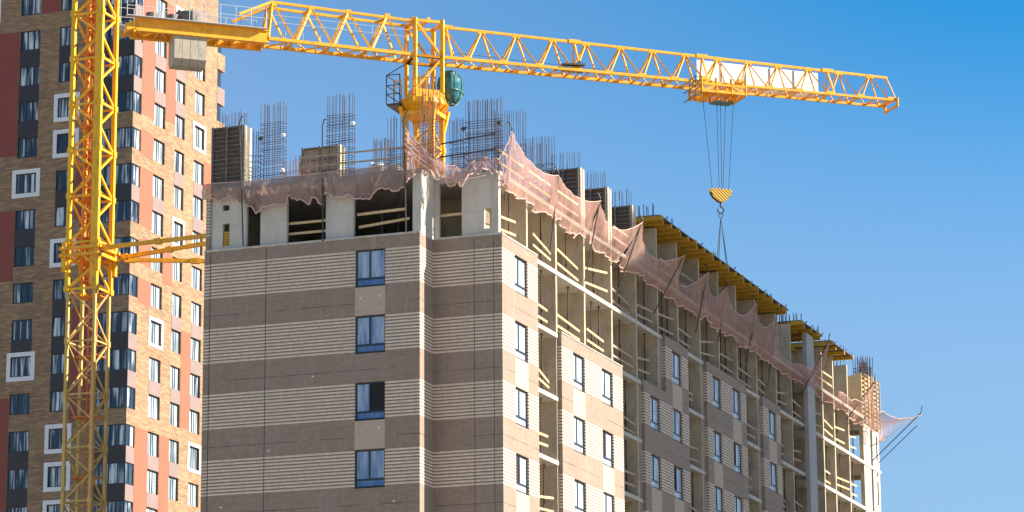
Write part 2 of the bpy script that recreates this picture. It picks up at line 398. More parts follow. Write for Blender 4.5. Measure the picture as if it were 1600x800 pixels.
# far end walls with see-through openings
s = MB(); hol = [(-47.05, -46.28, z+0.15, z+2.35) for z in LV[:-1]]
wall_cells(s, 'x', 192.25, 0.2, XL+0.2, XC-0.02, 0, ROOF-0.2, hol); s.build('cross_wall', M['concrete'], bld)
s = MB(); hol = [(-49.2, -46.9, z+0.15, z+2.5) for z in LV[:-1]]
wall_cells(s, 'x', YEND-0.2, 0.2, XL+0.2, XC-0.3, 0, ROOF-0.2, hol); s.build('end_wall', M['concrete'], bld)
s = MB()
wall_cells(s, 'y', XC-0.025, 0.2, 192.46, 194.2, 0, ROOF-0.2, []); s.build('shear_wall', M['cast'], bld)
s = MB(); hol = [(195.75, 196.15, z+0.6, z+2.2) for z in LV[:-1]] + [(195.75, 196.15, z+2.5, z+2.75) for z in LV[:-1]]
wall_cells(s, 'y', XC-0.025, 0.2, 194.75, YEND-0.21, 0, ROOF-0.2, hol); s.build('shear_wall', M['cast'], bld)
# long inner wall and left side wall
s = MB(); s.box(-50.2, -50.001, 128.01, 136.0, 0, ROOF-0.2); s.build('inner_wall', M['concrete'], bld)  # added to keep light from the side bays out of the front rooms
s = MB(); s.box(-47.75, -47.6, 124.8, 127.99, ZT0, ROOF-0.2); s.build('inner_wall', M['concrete'], bld)  # extra wall, added to block sunlight behind the recessed front opening
s = MB(); s.box(-52.4, -52.2, 136.31, 188.3, 0, ROOF-0.2); s.build('inner_wall', M['concrete'], bld)
s = MB(); s.box(XL, XL+0.19, YB+0.42, YEND, 0, ROOF-0.21); s.build('side_wall', M['cast'], bld)
s = MB(); s.box(-45.95, -45.70, 177.0, 178.75, 0, 38.9); s.build('column', simple('grey_column', (0.38, 0.37, 0.36), 0.85, 0.12, 0.8), bld)
# --- brick fronts
ZT = 33.3
WZ = [31.08-3*k for k in range(11)]     # sill heights; head = +1.65
fr = MB()
holes = [(-52.17, -50.73, z, z+1.68) for z in WZ]
alt = [(-52.17, -50.73, z-1.30, z) for z in WZ[0::2]]
wall_cells(fr, 'x', YB, 0.2, -59.30, XM-0.202, 0, ZT, holes, alt)
fr.build('brick_front', [M['stripe'], M['cream']], bld)
s = MB(); s.box(XM-0.2, XM, YB, YB2+0.15, 0, ZT); s.build('brick_return', M['stripe'], bld)
s = MB(); wall_cells(s, 'x', YB2, 0.2, XM+0.002, XB-0.202, 0, ZT, []); s.build('brick_front', M['stripe'], bld)
s = MB(); s.box(-59.62, -59.302, YB+0.05, YB+0.35, 0, ZT); s.box(-59.72, -59.5, YB+0.36, YB+1.2, 0, 35.9); s.build('brick_corner', M['stripe'], bld)
# dark movement joints, capping and small vents on the front
s = MB()
for x in (-59.30+0.02, -56.52): s.box(x-0.013, x+0.013, YB-0.004, YB+0.01, 0, ZT-0.05)
for x in (-47.12, -46.20): s.box(x-0.010, x+0.010, YB2-0.004, YB2+0.01, 0, ZT-0.05)
s.build('movement_joint', M['black'], bld)
s = MB(); s.box(-59.6, XM+0.03, YB-0.03, YB+0.25, ZT+0.002, ZT+0.09); s.box(XM+0.032, XB+0.03, YB2-0.03, YB2+0.25, ZT+0.002, ZT+0.09)
s.box(XB-0.25, XB+0.03, YB2+0.252, 128.85, ZT+0.002, ZT+0.07); s.build('wall_capping', M['slab_edge'], bld)
s = MB()
for (x, z) in [(-51.0, 30.6), (-51.9, 30.55), (-51.0, 24.7), (-56.3, 24.0), (-58.6, 21.6), (-50.3, 21.4), (-54.2, 27.2)]:
    s.box(x-0.05, x+0.05, YB-0.012, YB+0.004, z-0.03, z+0.03)
s.build('bracket', M['white'], bld)
w_front = make_window(1.44, 1.68, [0.47], low=0.36, pane='film')
w_open = make_window(1.44, 1.68, [0.47], low=0.36, pane='film', open_pane=1)
for i, z in enumerate(WZ):
    put(w_open if i == 2 else w_front, bld, (-52.17, YB, z))
# --- brick sections on the right side: (y0, y1, top, window columns)
SEC = [(YB2, 128.9, ZT, [125.83]), (132.12, 141.25, 30.35, [133.75, 138.0]), (144.75, 148.42, 30.35, [145.7]),
       (148.42, 152.5, ZT, [149.58]), (155.9, 163.7, ZT, [156.95, 160.85]), (167.1, 171.0, ZT, [168.3])]
w_side = make_window(1.70, 1.66, [0.42], low=0.38, pane='film_side', lowpane='film_side')
w_side2 = make_window(1.70, 1.66, [0.42], low=0.38, pane='film_side', open_pane=0, lowpane='film_side')
for si, (y0, y1, top, wc) in enumerate(SEC):
    f = MB(); zs = [z for z in WZ if z+1.65 < top]
    holes = [(y, y+1.70, z, z+1.66) for y in wc for z in zs]
    alt = []
    for ci, y in enumerate(wc):
        k0 = 1 if (si+ci) % 2 == 0 else 0
        alt += [(y, y+1.70, z-1.34, z) for z in zs[k0::2]]
    wall_cells(f, 'y', XB, 0.196, y0, y1, 0, top, holes, alt)
    if si == 0: pass
    f.build('brick_panel', [M['stripe'], M['cream']], bld)
    if si == 1:
        c_ = MB(); c_.box(XB-0.22, XB+0.02, y0, y1, top+0.002, top+0.05); c_.build('wall_capping', M['slab_edge'], bld)
    if y0 > 130:
        f = MB(); f.box(XC-0.35, XC, y0+0.005, y0+0.10, 0, top-0.21); f.build('reveal', M['cast'], bld)
    for ci, y in enumerate(wc):
        for k, z in enumerate(zs):
            put(w_side2 if (si, ci, k) in ((0,0,3), (4,1,1), (3,0,2), (1,1,1)) else w_side, bld, (XB, y, z), math.pi/2)
# --- raw concrete storey on the front, 33.3 to 36.1
Z1 = ROOF-0.2
f = MB()
holes = [(-58.82, -58.48, 35.22, 35.5), (-58.80, -58.46, 33.55, 34.62), (-57.62, -56.92, 33.32, 35.95),
         (-55.62, -53.70, 33.32, 35.95), (-52.35, -49.50, 33.32, 35.95)]
wall_cells(f, 'x', YB+0.2, 0.2, XL+0.2, XM-0.02, ZT+0.002, Z1, holes)
f.box(XM-0.22, XM-0.02, YB+0.405, YB2+0.2, ZT+0.002, Z1)
f.build('raw_front_wall', M['cast'], bld)
f = MB()
holes = [(-48.88, -47.78, 33.32, 35.95), (-46.74, -46.36, 33.68, 34.66)]
wall_cells(f, 'x', YB2+0.2, 0.2, XM-0.018, XC-0.2, ZT+0.002, Z1, holes)
f.build('raw_front_wall', M['cast'], bld)
f = MB(); f.box(XC-0.198, XC-0.01, YB2+0.15, YB2+0.42, ZT+0.09, Z1); f.build('corner_post', M['slab_edge'], bld)
# --- cross walls of the storey above the roof slab
for y in [148.05, 151.6, 155.65, 159.3, 162.85, 166.9, 171.1, 174.58, 181.97, 184.8, 188.5]:
    f = MB(); f.box(-57.5, XC-0.03, y-0.2, y, ROOF+0.001, 38.9 if y not in (174.58, 188.5) else 38.95)
    f.build('cross_wall', M['concrete'], bld)
f = MB(); f.box(-52.4, -52.2, 148.1, 171.0, ROOF+0.001, 38.7); f.build('inner_wall', M['concrete'], bld)

# ------------------------------------------------------------------ apartment tower behind, left
XT, YT, ZTOP = -109.08, 211.0, 97.0
apt = thing('apartment_tower', 'finished tall tan brick apartment tower with salmon and dark panels, behind the left crane', 'building', (XT, YT, 0))
rows = list(range(-1, 14)); TOP = lambda i: 76.0-3*i
LWH, RWH = 1.64, 1.86
colA, colB, bayL = (-119.45, -117.62), (-115.85, -114.2), (-112.05, XT)
colsR = [(214.72, 216.72), (218.52, 220.28), (222.08, 223.98)]
lz = lambda i, h: (TOP(i)-h, TOP(i))
hl, hr = [], []
for i in rows:
    for c in (colA, colB): hl.append((*c, *lz(i, LWH)))
    if i in (-1, 0, 1, 4): hl.append((-123.5, -121.67, *lz(i, LWH)))
    hl.append((bayL[0], bayL[1]+0.01, *lz(i, 1.72)))
    for c in colsR: hr.append((*c, *lz(i, RWH)))
    hr.append((YT+0.3, 212.45, *lz(i, 1.72)))
f = MB(); wall_cells(f, 'x', YT, 0.3, -135, XT, 0, ZTOP, hl); f.build('brick_wall', M['tan'], apt)
f = MB(); wall_cells(f, 'y', XT, 0.3, YT+0.302, 226.3, 0, ZTOP, hr); f.build('brick_wall', M['tan'], apt)
f = MB(); f.box(-134.9, XT-0.31, YT+0.31, 226.2, 0, ZTOP-0.3); f.build('core', M['black'], apt)
f = MB(); f.box(-135.1, XT+0.1, YT-0.1, 226.4, ZTOP, ZTOP+0.5); f.build('roof', M['slab_edge'], apt)
wA = make_window(1.83, LWH, [0.36, 0.68]); wAf = make_window(1.83, LWH, [0.36, 0.68], surround=0.34)
wB = make_window(1.65, LWH, [0.5]); wBf = make_window(1.65, LWH, [0.5], surround=0.34)
wR = [make_window(c[1]-c[0], RWH, [0.42, 0.60], rec=0.16, pane='curtain_side') for c in colsR]
wRf = [make_window(c[1]-c[0], RWH, [0.42, 0.60], rec=0.16, surround=0.26, pane='curtain_side') for c in colsR]
frA, frB = {4, 9}, {2, 3, 6, 11, 12, 13}
frR = [{8}, {5, -1}, {2, 11}]
def bay_window():
    f = MB(); w = bayL[1]-bayL[0]; h = 1.72
    f.box(0, w, 0.06, 0.13, 0, 0.08); f.box(0, w, 0.06, 0.13, h-0.08, h)
    for q in (0.035, 0.22, 0.5, 0.76): f.box(q*w-0.045, q*w+0.045, 0.055, 0.12, 0.08, h-0.08)
    f.box(w-0.13, w-0.02, 0.02, 0.13, 0, h)
    f.box(w-0.13, w-0.06, 0.131, 1.45, 0, 0.08); f.box(w-0.13, w-0.06, 0.131, 1.45, h-0.08, h)
    for q in (0.75, 1.40): f.box(w-0.13, w-0.055, q-0.04, q+0.04, 0.08, h-0.08)
    o = f.build('corner_window', M['frame'])
    es = [0.035*w, 0.22*w, 0.5*w, 0.76*w, w-0.13]
    for i in range(4):
        b = MB(); b.box(es[i], es[i+1], 0.09, 0.11, 0.08, h-0.08); q_ = b.build('pane', M['curtain']); q_.parent = o
    for a, b_ in ((0.13, 0.75), (0.75, 1.40)):
        b = MB(); b.box(w-0.11, w-0.09, a, b_, 0.08, h-0.08); q_ = b.build('pane', M['curtain']); q_.parent = o
    return o
wBay = bay_window()
for i in range(-1, 14):
    zb = TOP(i)-LWH
    put(wAf if i in frA else wA, apt, (colA[0], YT, zb))
    put(wBf if i in frB else wB, apt, (colB[0], YT, zb))
    put(wBay, apt, (bayL[0], YT, TOP(i)-1.72))
    for c in range(3):
        put(wRf[c] if i in frR[c] else wR[c], apt, (XT, colsR[c][0], TOP(i)-RWH), math.pi/2)
for i in (-1, 4): put(wAf, apt, (-123.6+0.1, YT, TOP(i)-LWH))
for i in (0, 1): put(wA, apt, (-123.6+0.1, YT, TOP(i)-LWH))
def panel(name, mat, axis, a, b, z0, z1, e=0.02):
    f = MB()
    if axis == 'x': f.box(a, b, YT-e, YT+0.02, z0, z1)
    else: f.box(XT-0.02, XT+e, a, b, z0, z1)
    return f.build(name, mat, apt)
for i in (0, 1, 2, 5, 8, 11, 12, 13, -2): panel('spandrel_panel', M['dark_panel'], 'x', *colA, TOP(i+1), TOP(i)-LWH)
for i in (-2, 0, 4, 7, 8, 9): panel('spandrel_panel', M['dark_panel'], 'x', *colB, TOP(i+1), TOP(i)-LWH)
for i in (-1, 0, 1, 4, 8, 9, 11, 12, 13):
    panel('spandrel_panel', M['dark_panel'], 'x', bayL[0], XT+0.021, TOP(i+1), TOP(i)-1.72)
    panel('spandrel_panel', M['taupe'], 'y', YT+0.021, 212.45, TOP(i+1), TOP(i)-1.72)
for c, rr in enumerate([(-1, 0, 1, 4, 9, 11, 12), (0, 1, 3, 7, 9, 11), (3, 4, 7, 8, 9, -2)]):
    for i in rr: panel('spandrel_panel', M['taupe'], 'y', *colsR[c], TOP(i+1), TOP(i)-RWH)
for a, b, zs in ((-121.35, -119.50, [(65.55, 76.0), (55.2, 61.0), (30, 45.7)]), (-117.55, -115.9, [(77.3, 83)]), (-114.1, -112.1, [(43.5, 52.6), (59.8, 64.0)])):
    for z0, z1 in zs: panel('cladding_panel', M['salmon_shade'], 'x', a, b, z0, z1)  # darker salmon, the face's shade is in the colour
for a, b, zs in ((212.5, 214.66, [(68.5, 79), (65.1, 67.2), (59.3, 64.1), (56.2, 58.2), (53.0, 55.0), (30, 43.0)]),
                 (216.78, 218.46, [(69.0, 79), (55.4, 58.0), (30, 43.0)]), (220.33, 222.03, [(44.2, 52.2)]), (224.03, 226.0, [(65.0, 67.3)])):
    for z0, z1 in zs: panel('cladding_panel', M['salmon'], 'y', a, b, z0, z1)
for i in range(-1, 6):
    f = MB(); f.box(XT-1.5, XT+0.02, 226.31, 227.75, TOP(i)-3.0, TOP(i)-1.55); f.build('balcony', M['taupe'] if i % 2 == 0 else M['tan'], apt)
    f = MB(); f.box(XT-1.5, XT-0.1, 226.31, 227.2, TOP(i)-1.549, TOP(i)-0.001); f.build('balcony_glazing', M['frame'], apt)

# ------------------------------------------------------------------ neighbouring block to the right of the view (its shadow lies on the facade)
nb = thing('neighbour_block', 'pale rendered high rise outside the picture on the right', 'building', (22, 184, 0))
f = MB(); f.box(15, 30, 166.6, 201.8, 0, 76); f.build('wall', M['pale'], nb)
f = MB(); f.box(14.7, 30.3, 166.3, 202.1, 76, 76.6); f.build('roof', M['slab_edge'], nb)
for k in range(1, 25):
    f = MB()
    for j in range(8): f.box(14.9, 15.02, 168.5+j*4.2, 170.1+j*4.2, k*3.05, k*3.05+1.5)
    f.build('window_row', M['frame'], nb)

# ------------------------------------------------------------------ tower crane in the middle
MX, MY = -61.14, 153.41
JD = Vector((0.7697, 0.6384, 0)); JN = Vector((0.6384, -0.7697, 0))
crane = thing('tower_crane', 'yellow tower crane with long lattice jib reaching right over the unfinished building', 'tower crane', (MX, MY, 0), 'tower cranes')
def jp(t, off, z): return Vector((MX, MY, z)) + JD*t + JN*off
def lattice_mast(cx, cy, z0, z1, w, cw, bw, step, mats, parent, name='mast', horiz=True, phase=0):
    f = MB(); h = w/2
    cs = [(cx-h, cy-h), (cx+h, cy-h), (cx+h, cy+h), (cx-h, cy+h)]
    for x, y in cs: f.bar((x, y, z0), (x, y, z1), cw)
    n = int((z1-z0)/step)
    for k in range(n):
        za, zb = z0+k*step, z0+(k+1)*step
        for s_ in range(4):
            a, b = cs[s_], cs[(s_+1) % 4]
            if (k+s_+phase) % 2: a, b = b, a
            f.bar((*a, za), (*b, zb), bw)
            if horiz and (k % 2 == 0): f.bar((*cs[s_], za), (*cs[(s_+1) % 4], za), bw)
            if k % 2 == 0:     # gussets
                f.bar((*cs[s_], za-0.12), (*cs[s_], za+0.16), cw*1.35)
    return f.build(name, mats, parent)
lattice_mast(MX, MY, 0, 47.9, 1.56, 0.23, 0.09, 1.0, M['yellow'], crane)
f = MB()                                   # ladder with cage inside the mast
for k in range(0, 160): f.bar((MX-0.35, MY+0.2, 0.3*k), (MX+0.05, MY+0.2, 0.3*k), 0.03)
f.bar((MX-0.35, MY+0.2, 0), (MX-0.35, MY+0.2, 50.5), 0.05); f.bar((MX+0.05, MY+0.2, 0), (MX+0.05, MY+0.2, 50.5), 0.05)
f.build('ladder', M['galv'], crane)
for k, (dx, dy) in enumerate(((0.3, 0.3), (0.38, 0.22), (0.2, -0.5))):
    f = MB(); f.path([Vector((MX+dx+0.05*math.sin(i*1.3+k), MY+dy, 30+i*1.0)) for i in range(19)], 0.05, 5)
    f.build('power_cable', M['steel'], crane)
# slewing platform
f = MB()
def ring(f, cx, cy, z0, z1, ra, rb, n=16, mi=0):
    vs = []
    for z, r in ((z0, ra), (z1, rb)):
        for k in range(n):
            t = 2*math.pi*(k+0.5)/n; vs.append((cx+r*math.cos(t), cy+r*math.sin(t), z))
    f.add(vs, [(k, (k+1) % n, n+(k+1) % n, n+k) for k in range(n)] + [tuple(range(n-1,-1,-1)), tuple(range(n, 2*n))], mi)
ring(f, MX-0.1, MY, 48.05, 48.42, 1.0, 1.38, 14); ring(f, MX-0.1, MY, 48.42, 48.72, 1.38, 1.30, 14); ring(f, MX, MY, 48.72, 48.86, 1.05, 1.05, 20)
f.box(MX-0.98, MX+0.98, MY-0.98, MY+0.98, 47.80, 48.04)
for sx in (-1, 1):
    for sy in (-1, 1): f.bar((MX+sx*0.80, MY+sy*0.80, 47.0), (MX+sx*1.02, MY+sy*1.02, 48.3), 0.20)
for k in range(16):
    a_ = 2*math.pi*k/16; c_, s_ = math.cos(a_), math.sin(a_)
    f.bar((MX-0.1+c_*1.02, MY+s_*1.02, 48.04), (MX-0.1+c_*1.44, MY+s_*1.44, 48.44), 0.05, 0.12)
    f.bar((MX-0.1+c_*1.42, MY+s_*1.42, 48.42), (MX-0.1+c_*1.34, MY+s_*1.34, 48.76), 0.06)
f.build('slewing_ring', M['yellow'], crane)
f = MB()
for k in range(7):
    f.bar((MX-1.2+0.38*k, MY-1.42, 48.86), (MX-1.2+0.38*k, MY-1.42, 49.7), 0.035)
f.bar((MX-1.3, MY-1.42, 49.7), (MX+1.15, MY-1.42, 49.7), 0.035); f.bar((MX-1.3, MY-1.42, 49.3), (MX+1.15, MY-1.42, 49.3), 0.03)
f.build('railing', M['yellow'], crane)
# tower head: box frame turning with the jib
f = MB(); hd = 0.80
hc = [(-hd, -hd), (hd, -hd), (hd, hd), (-hd, hd)]
zt = 53.35
for a, b in hc: f.bar(jp(a, b, 49.1), jp(a, b, zt), 0.20)
for k, (z0, z1) in enumerate([(49.15, 51.15), (51.15, 53.2)]):
    for s_ in range(4):
        a, b = hc[s_], hc[(s_+1) % 4]
        f.bar(jp(*a, z0), jp(*b, z0), 0.15); f.bar(jp(*a, z1), jp(*b, z1), 0.15)
        if s_ % 2 == 0: 
            p_, q_ = (a, b) if (k+s_//2) % 2 == 0 else (b, a)
            f.bar(jp(*p_, z0), jp(*q_, z1), 0.12)
for s_ in range(4): f.bar(jp(*hc[s_], 48.9), jp(*hc[(s_+1) % 4], 48.9), 0.30)
f.bar(jp(0, -hd, zt), jp(0, hd, zt), 0.16)
f.build('tower_head', M['yellow'], crane)
f = MB()   # winch cabinets and floor inside the head
a, b = jp(-0.6, -0.5, 49.2), jp(0.5, 0.5, 50.3)
f.box(min(a.x, b.x)+0.1, max(a.x, b.x)-0.4, min(a.y, b.y)+0.1, max(a.y, b.y)-0.1, 49.2, 50.25)
f.build('control_cabinet', M['fcream'], crane)
# platform with handrail on the left of the ring
f = MB()
f.box(MX-1.75, MX-0.9, MY-1.3, MY+0.9, 48.35, 48.45)
for (x, y) in [(MX-1.75, MY-1.3), (MX-1.75, MY-0.2), (MX-1.75, MY+0.9), (MX-0.95, MY-1.3)]:
    f.bar((x, y, 48.45), (x, y, 50.1), 0.05)
for z in (49.0, 49.5, 50.1):
    f.bar((MX-1.75, MY-1.3, z), (MX-1.75, MY+0.9, z), 0.045); f.bar((MX-1.75, MY-1.3, z), (MX-0.95, MY-1.3, z), 0.045)
f.bar((MX-1.75, MY-1.3, 50.1), (MX-0.8, MY-0.8, 50.8), 0.05)
f.build('railing', M['steel'], crane)
# operator's cab, a rounded teal glass shell hung on the right
def cab():
    n, m_ = 10, 12
    f = MB(); cx, cy, cz = MX+1.20, MY+0.95, 49.58
    for li, (za, ra) in enumerate([]): pass
    prof = [(-0.88, 0.20), (-0.78, 0.38), (-0.52, 0.58), (-0.2, 0.70), (0.2, 0.73), (0.55, 0.66), (0.78, 0.50), (0.88, 0.34)]
    vs = []; nn = 16
    for z, r in prof:
        for k in range(nn):
            t = 2*math.pi*k/nn
            c, s_ = math.cos(t), math.sin(t)
            c = math.copysign(abs(c)**0.6, c); s_ = math.copysign(abs(s_)**0.6, s_)
            vs.append((cx+c*r*0.92, cy+s_*r*1.15, cz+z))
    fs = [(j*nn+k, j*nn+(k+1) % nn, (j+1)*nn+(k+1) % nn, (j+1)*nn+k) for j in range(len(prof)-1) for k in range(nn)]
    f.add(vs, fs + [tuple(range(nn-1,-1,-1)), tuple(range((len(prof)-1)*nn, len(prof)*nn))])
    o = f.build('cab', M['teal'], crane)
    g = MB()
    for k in (0, 3, 5, 8, 11, 13):
        g.path([Vector(vs[j*nn+k])+(Vector(vs[j*nn+k])-Vector((cx, cy, vs[j*nn+k][2])))*0.02 for j in range(len(prof))], 0.06, 4)
    for j in (0, 3, 7):
        g.path([Vector(vs[j*nn+k % nn])+(Vector(vs[j*nn+k % nn])-Vector((cx, cy, vs[j*nn][2])))*0.02 for k in range(nn+1)], 0.06, 4)
    g.box(cx-0.3, cx+0.30, cy-0.40, cy+0.40, cz+0.93, cz+1.0); g.bar((cx-0.9, cy-0.6, cz-0.9), (cx+0.1, cy-0.5, cz-0.9), 0.1)
    h_ = g.build('cab_frame', M['cabpaint']); h_.parent = o; h_.location = (0, 0, 0)
    for v in h_.data.vertices: v.co -= Vector(crane.location)
cab()
# jib: one top chord, two bottom chords
ZB, ZU, HW = 51.20, 52.98, 0.74
JT = 29.0
tops = [1.14, 3.39, 5.46, 7.67, 9.7, 11.82, 13.8, 15.84, 17.89, 19.8, 21.71, 23.64, 25.63, 27.63]
def zu(t): return 53.22 - 0.016*t if t > 3 else 53.22-0.016*t
f = MB()
for o_ in (-HW, HW):
    f.bar(jp(0.8, o_, ZB), jp(16.9, o_, ZB), 0.16, 0.16); f.bar(jp(16.9, o_, ZB), jp(JT, o_, ZB), 0.13, 0.13)
f.bar(jp(0.8, 0, zu(0.8)), jp(JT-0.2, 0, zu(JT)), 0.14)
for k, t in enumerate(tops):
    f.bar(jp(t-0.22, 0, zu(t)-0.05), jp(t+0.22, 0, zu(t)-0.05), 0.16, 0.24)
    nx = tops[k+1] if k+1 < len(tops) else JT+0.6
    mid = (t+nx)/2
    for o_ in (-HW, HW):
        th = 0.088 if t < 16 else 0.066
        f.bar(jp(t, 0, zu(t)), jp(mid-0.05, o_, ZB), th)
        if k+1 < len(tops): f.bar(jp(nx, 0, zu(nx)), jp(mid+0.12, o_, ZB), th)
        f.bar(jp(mid-0.2, o_, ZB+0.06), jp(mid+0.28, o_, ZB+0.06), 0.14, 0.2)
    f.bar(jp(mid, -HW, ZB), jp(mid, HW, ZB), 0.08); f.bar(jp(t, -HW, ZB), jp(t, HW, ZB), 0.08)
    f.bar(jp(t, -HW, ZB), jp(mid, HW, ZB), 0.06); f.bar(jp(mid, HW, ZB), jp(min(nx, JT), -HW, ZB), 0.06)
for t in (1.3, 9.0, 16.9, 24.9):          # section joints
    for o_ in (-HW, HW): f.bar(jp(t, 0, zu(t)), jp(t+0.1, o_, ZB), 0.08)
    f.bar(jp(t-0.35, 0, zu(t)+0.02), jp(t+0.35, 0, zu(t)+0.02), 0.22, 0.22)
f.bar(jp(JT-0.25, 0, zu(JT)), jp(JT, HW, ZB), 0.05); f.bar(jp(JT-0.25, 0, zu(JT)), jp(JT, -HW, ZB), 0.05)
for z in (ZB-0.35, ZB+0.1): f.bar(jp(JT, -HW-0.1, z), jp(JT, HW+0.1, z), 0.12)
for o_ in (-HW-0.08, HW+0.08): f.bar(jp(JT, o_, ZB-0.4), jp(JT, o_, ZB+0.15), 0.14)
f.build('jib', M['yellow'], crane)
f = MB()                                    # service walkway along the first part of the jib floor
for i in range(8): f.bar(jp(8.3+0.16*i, -0.15, ZB+0.12), jp(8.3+0.16*i, 0.5, ZB+0.12), 0.14, 0.05)
f.bar(jp(7.7, -0.5, ZB+0.1), jp(8.7, -0.5, ZB+0.5), 0.06); f.bar(jp(8.0, HW, ZB+0.25), jp(9.3, HW, ZB+0.32), 0.42, 0.10)
f.bar(jp(8.9, HW, ZB+0.3), jp(9.05, HW, ZB+0.55), 0.12)
f.build('jib_winch', M['steel'], crane)
# counter jib: box truss then platform
f = MB(); T0, T1, ZK = -9.2, -0.8, 51.32; BW = 0.74; TW = 0.52
ct = [-8.9, -6.75, -4.6, -2.35]
for o_ in (-1, 1):
    f.bar(jp(T0, o_*BW, ZK), jp(T1, o_*BW, ZK-0.12), 0.18); f.bar(jp(-9.0, o_*TW, 53.50), jp(T1, o_*TW, 53.22), 0.14)
    for k, t in enumerate(ct):
        nx = ct[k+1] if k < 3 else -0.8
        mid = (t+nx)/2+0.1
        f.bar(jp(t, o_*TW, 53.42), jp(mid, o_*BW, ZK), 0.10)
        if k < 3: f.bar(jp(nx, o_*TW, 53.40), jp(mid+0.1, o_*BW, ZK), 0.13)
        f.bar(jp(t-0.15, o_*TW, 53.38), jp(t+0.15, o_*TW, 53.38), 0.16, 0.22)
    f.bar(jp(-9.0, o_*TW, 53.5), jp(-9.25, o_*BW, ZK), 0.14)
    f.bar(jp(-9.0, o_*TW, 53.5), jp(-10.9, o_*BW, 52.55), 0.15)
for k, t in enumerate(ct + [-0.8]):
    f.bar(jp(t, -TW, 53.42), jp(t, TW, 53.42), 0.12)
    if k < 4: f.bar(jp(t, -BW, ZK), jp(t+1.1, BW, ZK), 0.08); f.bar(jp(t+1.1, BW, ZK), jp(t+2.2, -BW, ZK), 0.08); f.bar(jp(t+1.1, -BW, ZK), jp(t+1.1, BW, ZK), 0.1)
f.build('counter_jib', M['yellow'], crane)
f = MB()
for o_ in (-BW, BW):
    f.bar(jp(-16.6, o_, 51.40), jp(-9.2, o_, 51.40), 0.10, 0.62); f.bar(jp(-16.7, o_, 51.73), jp(-9.2, o_, 51.73), 0.26, 0.05); f.bar(jp(-16.6, o_, 51.07), jp(-9.2, o_, 51.07), 0.26, 0.05)
    f.bar(jp(-17.15, o_, 51.22), jp(-16.5, o_, 51.48), 0.10, 0.40)
for t in [-17.0+0.85*k for k in range(10)]: f.bar(jp(t, -BW, 51.3), jp(t, BW, 51.3), 0.08, 0.40)
for k in range(9): f.bar(jp(-17+0.85*k, (-1)**k*BW, 51.16), jp(-16.15+0.85*k, -(-1)**k*BW, 51.16), 0.09)
f.build('counter_jib_platform', M['yellow'], crane)
f = MB()
f.bar(jp(-17.2, 0.98, 51.80), jp(-9.4, 0.98, 51.78), 0.35, 0.04); f.bar(jp(-17.2, -0.98, 51.80), jp(-9.4, -0.98, 51.78), 0.35, 0.04)
f.build('walkway', M['galv'], crane)
f = MB()
for o_ in (1.12, -1.12):
    for k in range(10): f.bar(jp(-17.2+0.86*k, o_, 51.82), jp(-17.2+0.86*k, o_, 52.9), 0.035)
    for z in (52.35, 52.88): f.bar(jp(-17.2, o_, z), jp(-9.4, o_, z), 0.03)
for z in (51.3, 52.0, 52.5): f.bar(jp(-17.55, -1.1, z), jp(-17.55, 1.1, z), 0.035)
for o_ in (-1.1, 0, 1.1): f.bar(jp(-17.55, o_, 51.25), jp(-17.55, o_, 52.9), 0.035)
for z in (52.2, 52.6): f.bar(jp(-9, 0.74, z+0.1), jp(-0.8, 0.74, z), 0.02)
for k in range(9): f.bar(jp(-9+k, -0.2, 51.5), jp(-9+k, -0.2, 52.9), 0.025)
f.build('handrail', M['galv'], crane)
f = MB()   # winch and drum on the platform
for k in range(3): ring(f, *jp(-15.6+1.2*k, 0, 0).xy, 51.8, 52.35, 0.34, 0.34, 12)
a = jp(-13.6, 0, 0); f.box(a.x-0.5, a.x+0.5, a.y-0.4, a.y+0.4, 51.75, 52.6)
f.build('hoist_winch', M['fsteel'], crane)
f = MB()
for t in (-14.45, -14.0, -13.55, -13.1):
    # concrete slabs hung side by side, chamfered at the foot
    p = [(-0.62, 51.5), (-0.72, 51.1), (-0.72, 49.75), (-0.45, 49.42), (0.45, 49.42), (0.72, 49.75), (0.72, 51.1), (0.62, 51.5)]
    vs = [jp(t-0.02, a_, b_) for a_, b_ in p] + [jp(t+0.415, a_, b_) for a_, b_ in p]; n = 8
    f.add(vs, [(k, (k+1) % n, n+(k+1) % n, n+k) for k in range(n)] + [tuple(range(n-1,-1,-1)), tuple(range(n, 2*n))])
f.build('counterweight', M['cwt'], crane)
f = MB(); f.add([jp(16.95, -HW-0.12, 51.25), jp(24.7, -HW-0.12, 51.35), jp(24.7, -HW-0.12, 52.92), jp(16.95, -HW-0.12, 53.02),
                 jp(16.95, -HW-0.17, 51.25), jp(24.7, -HW-0.17, 51.35), jp(24.7, -HW-0.17, 52.92), jp(16.95, -HW-0.17, 53.02)],
                [(0,1,2,3),(7,6,5,4),(0,4,5,1),(1,5,6,2),(2,6,7,3),(3,7,4,0)])
f.build('sign_board', M['sheet'], crane)
f = MB()
for k in range(1, 5): f.bar(jp(16.95+1.55*k, -HW-0.09, 51.3), jp(16.95+1.55*k, -HW-0.09, 52.95), 0.04)
f.build('sign_frame', M['galv'], crane)
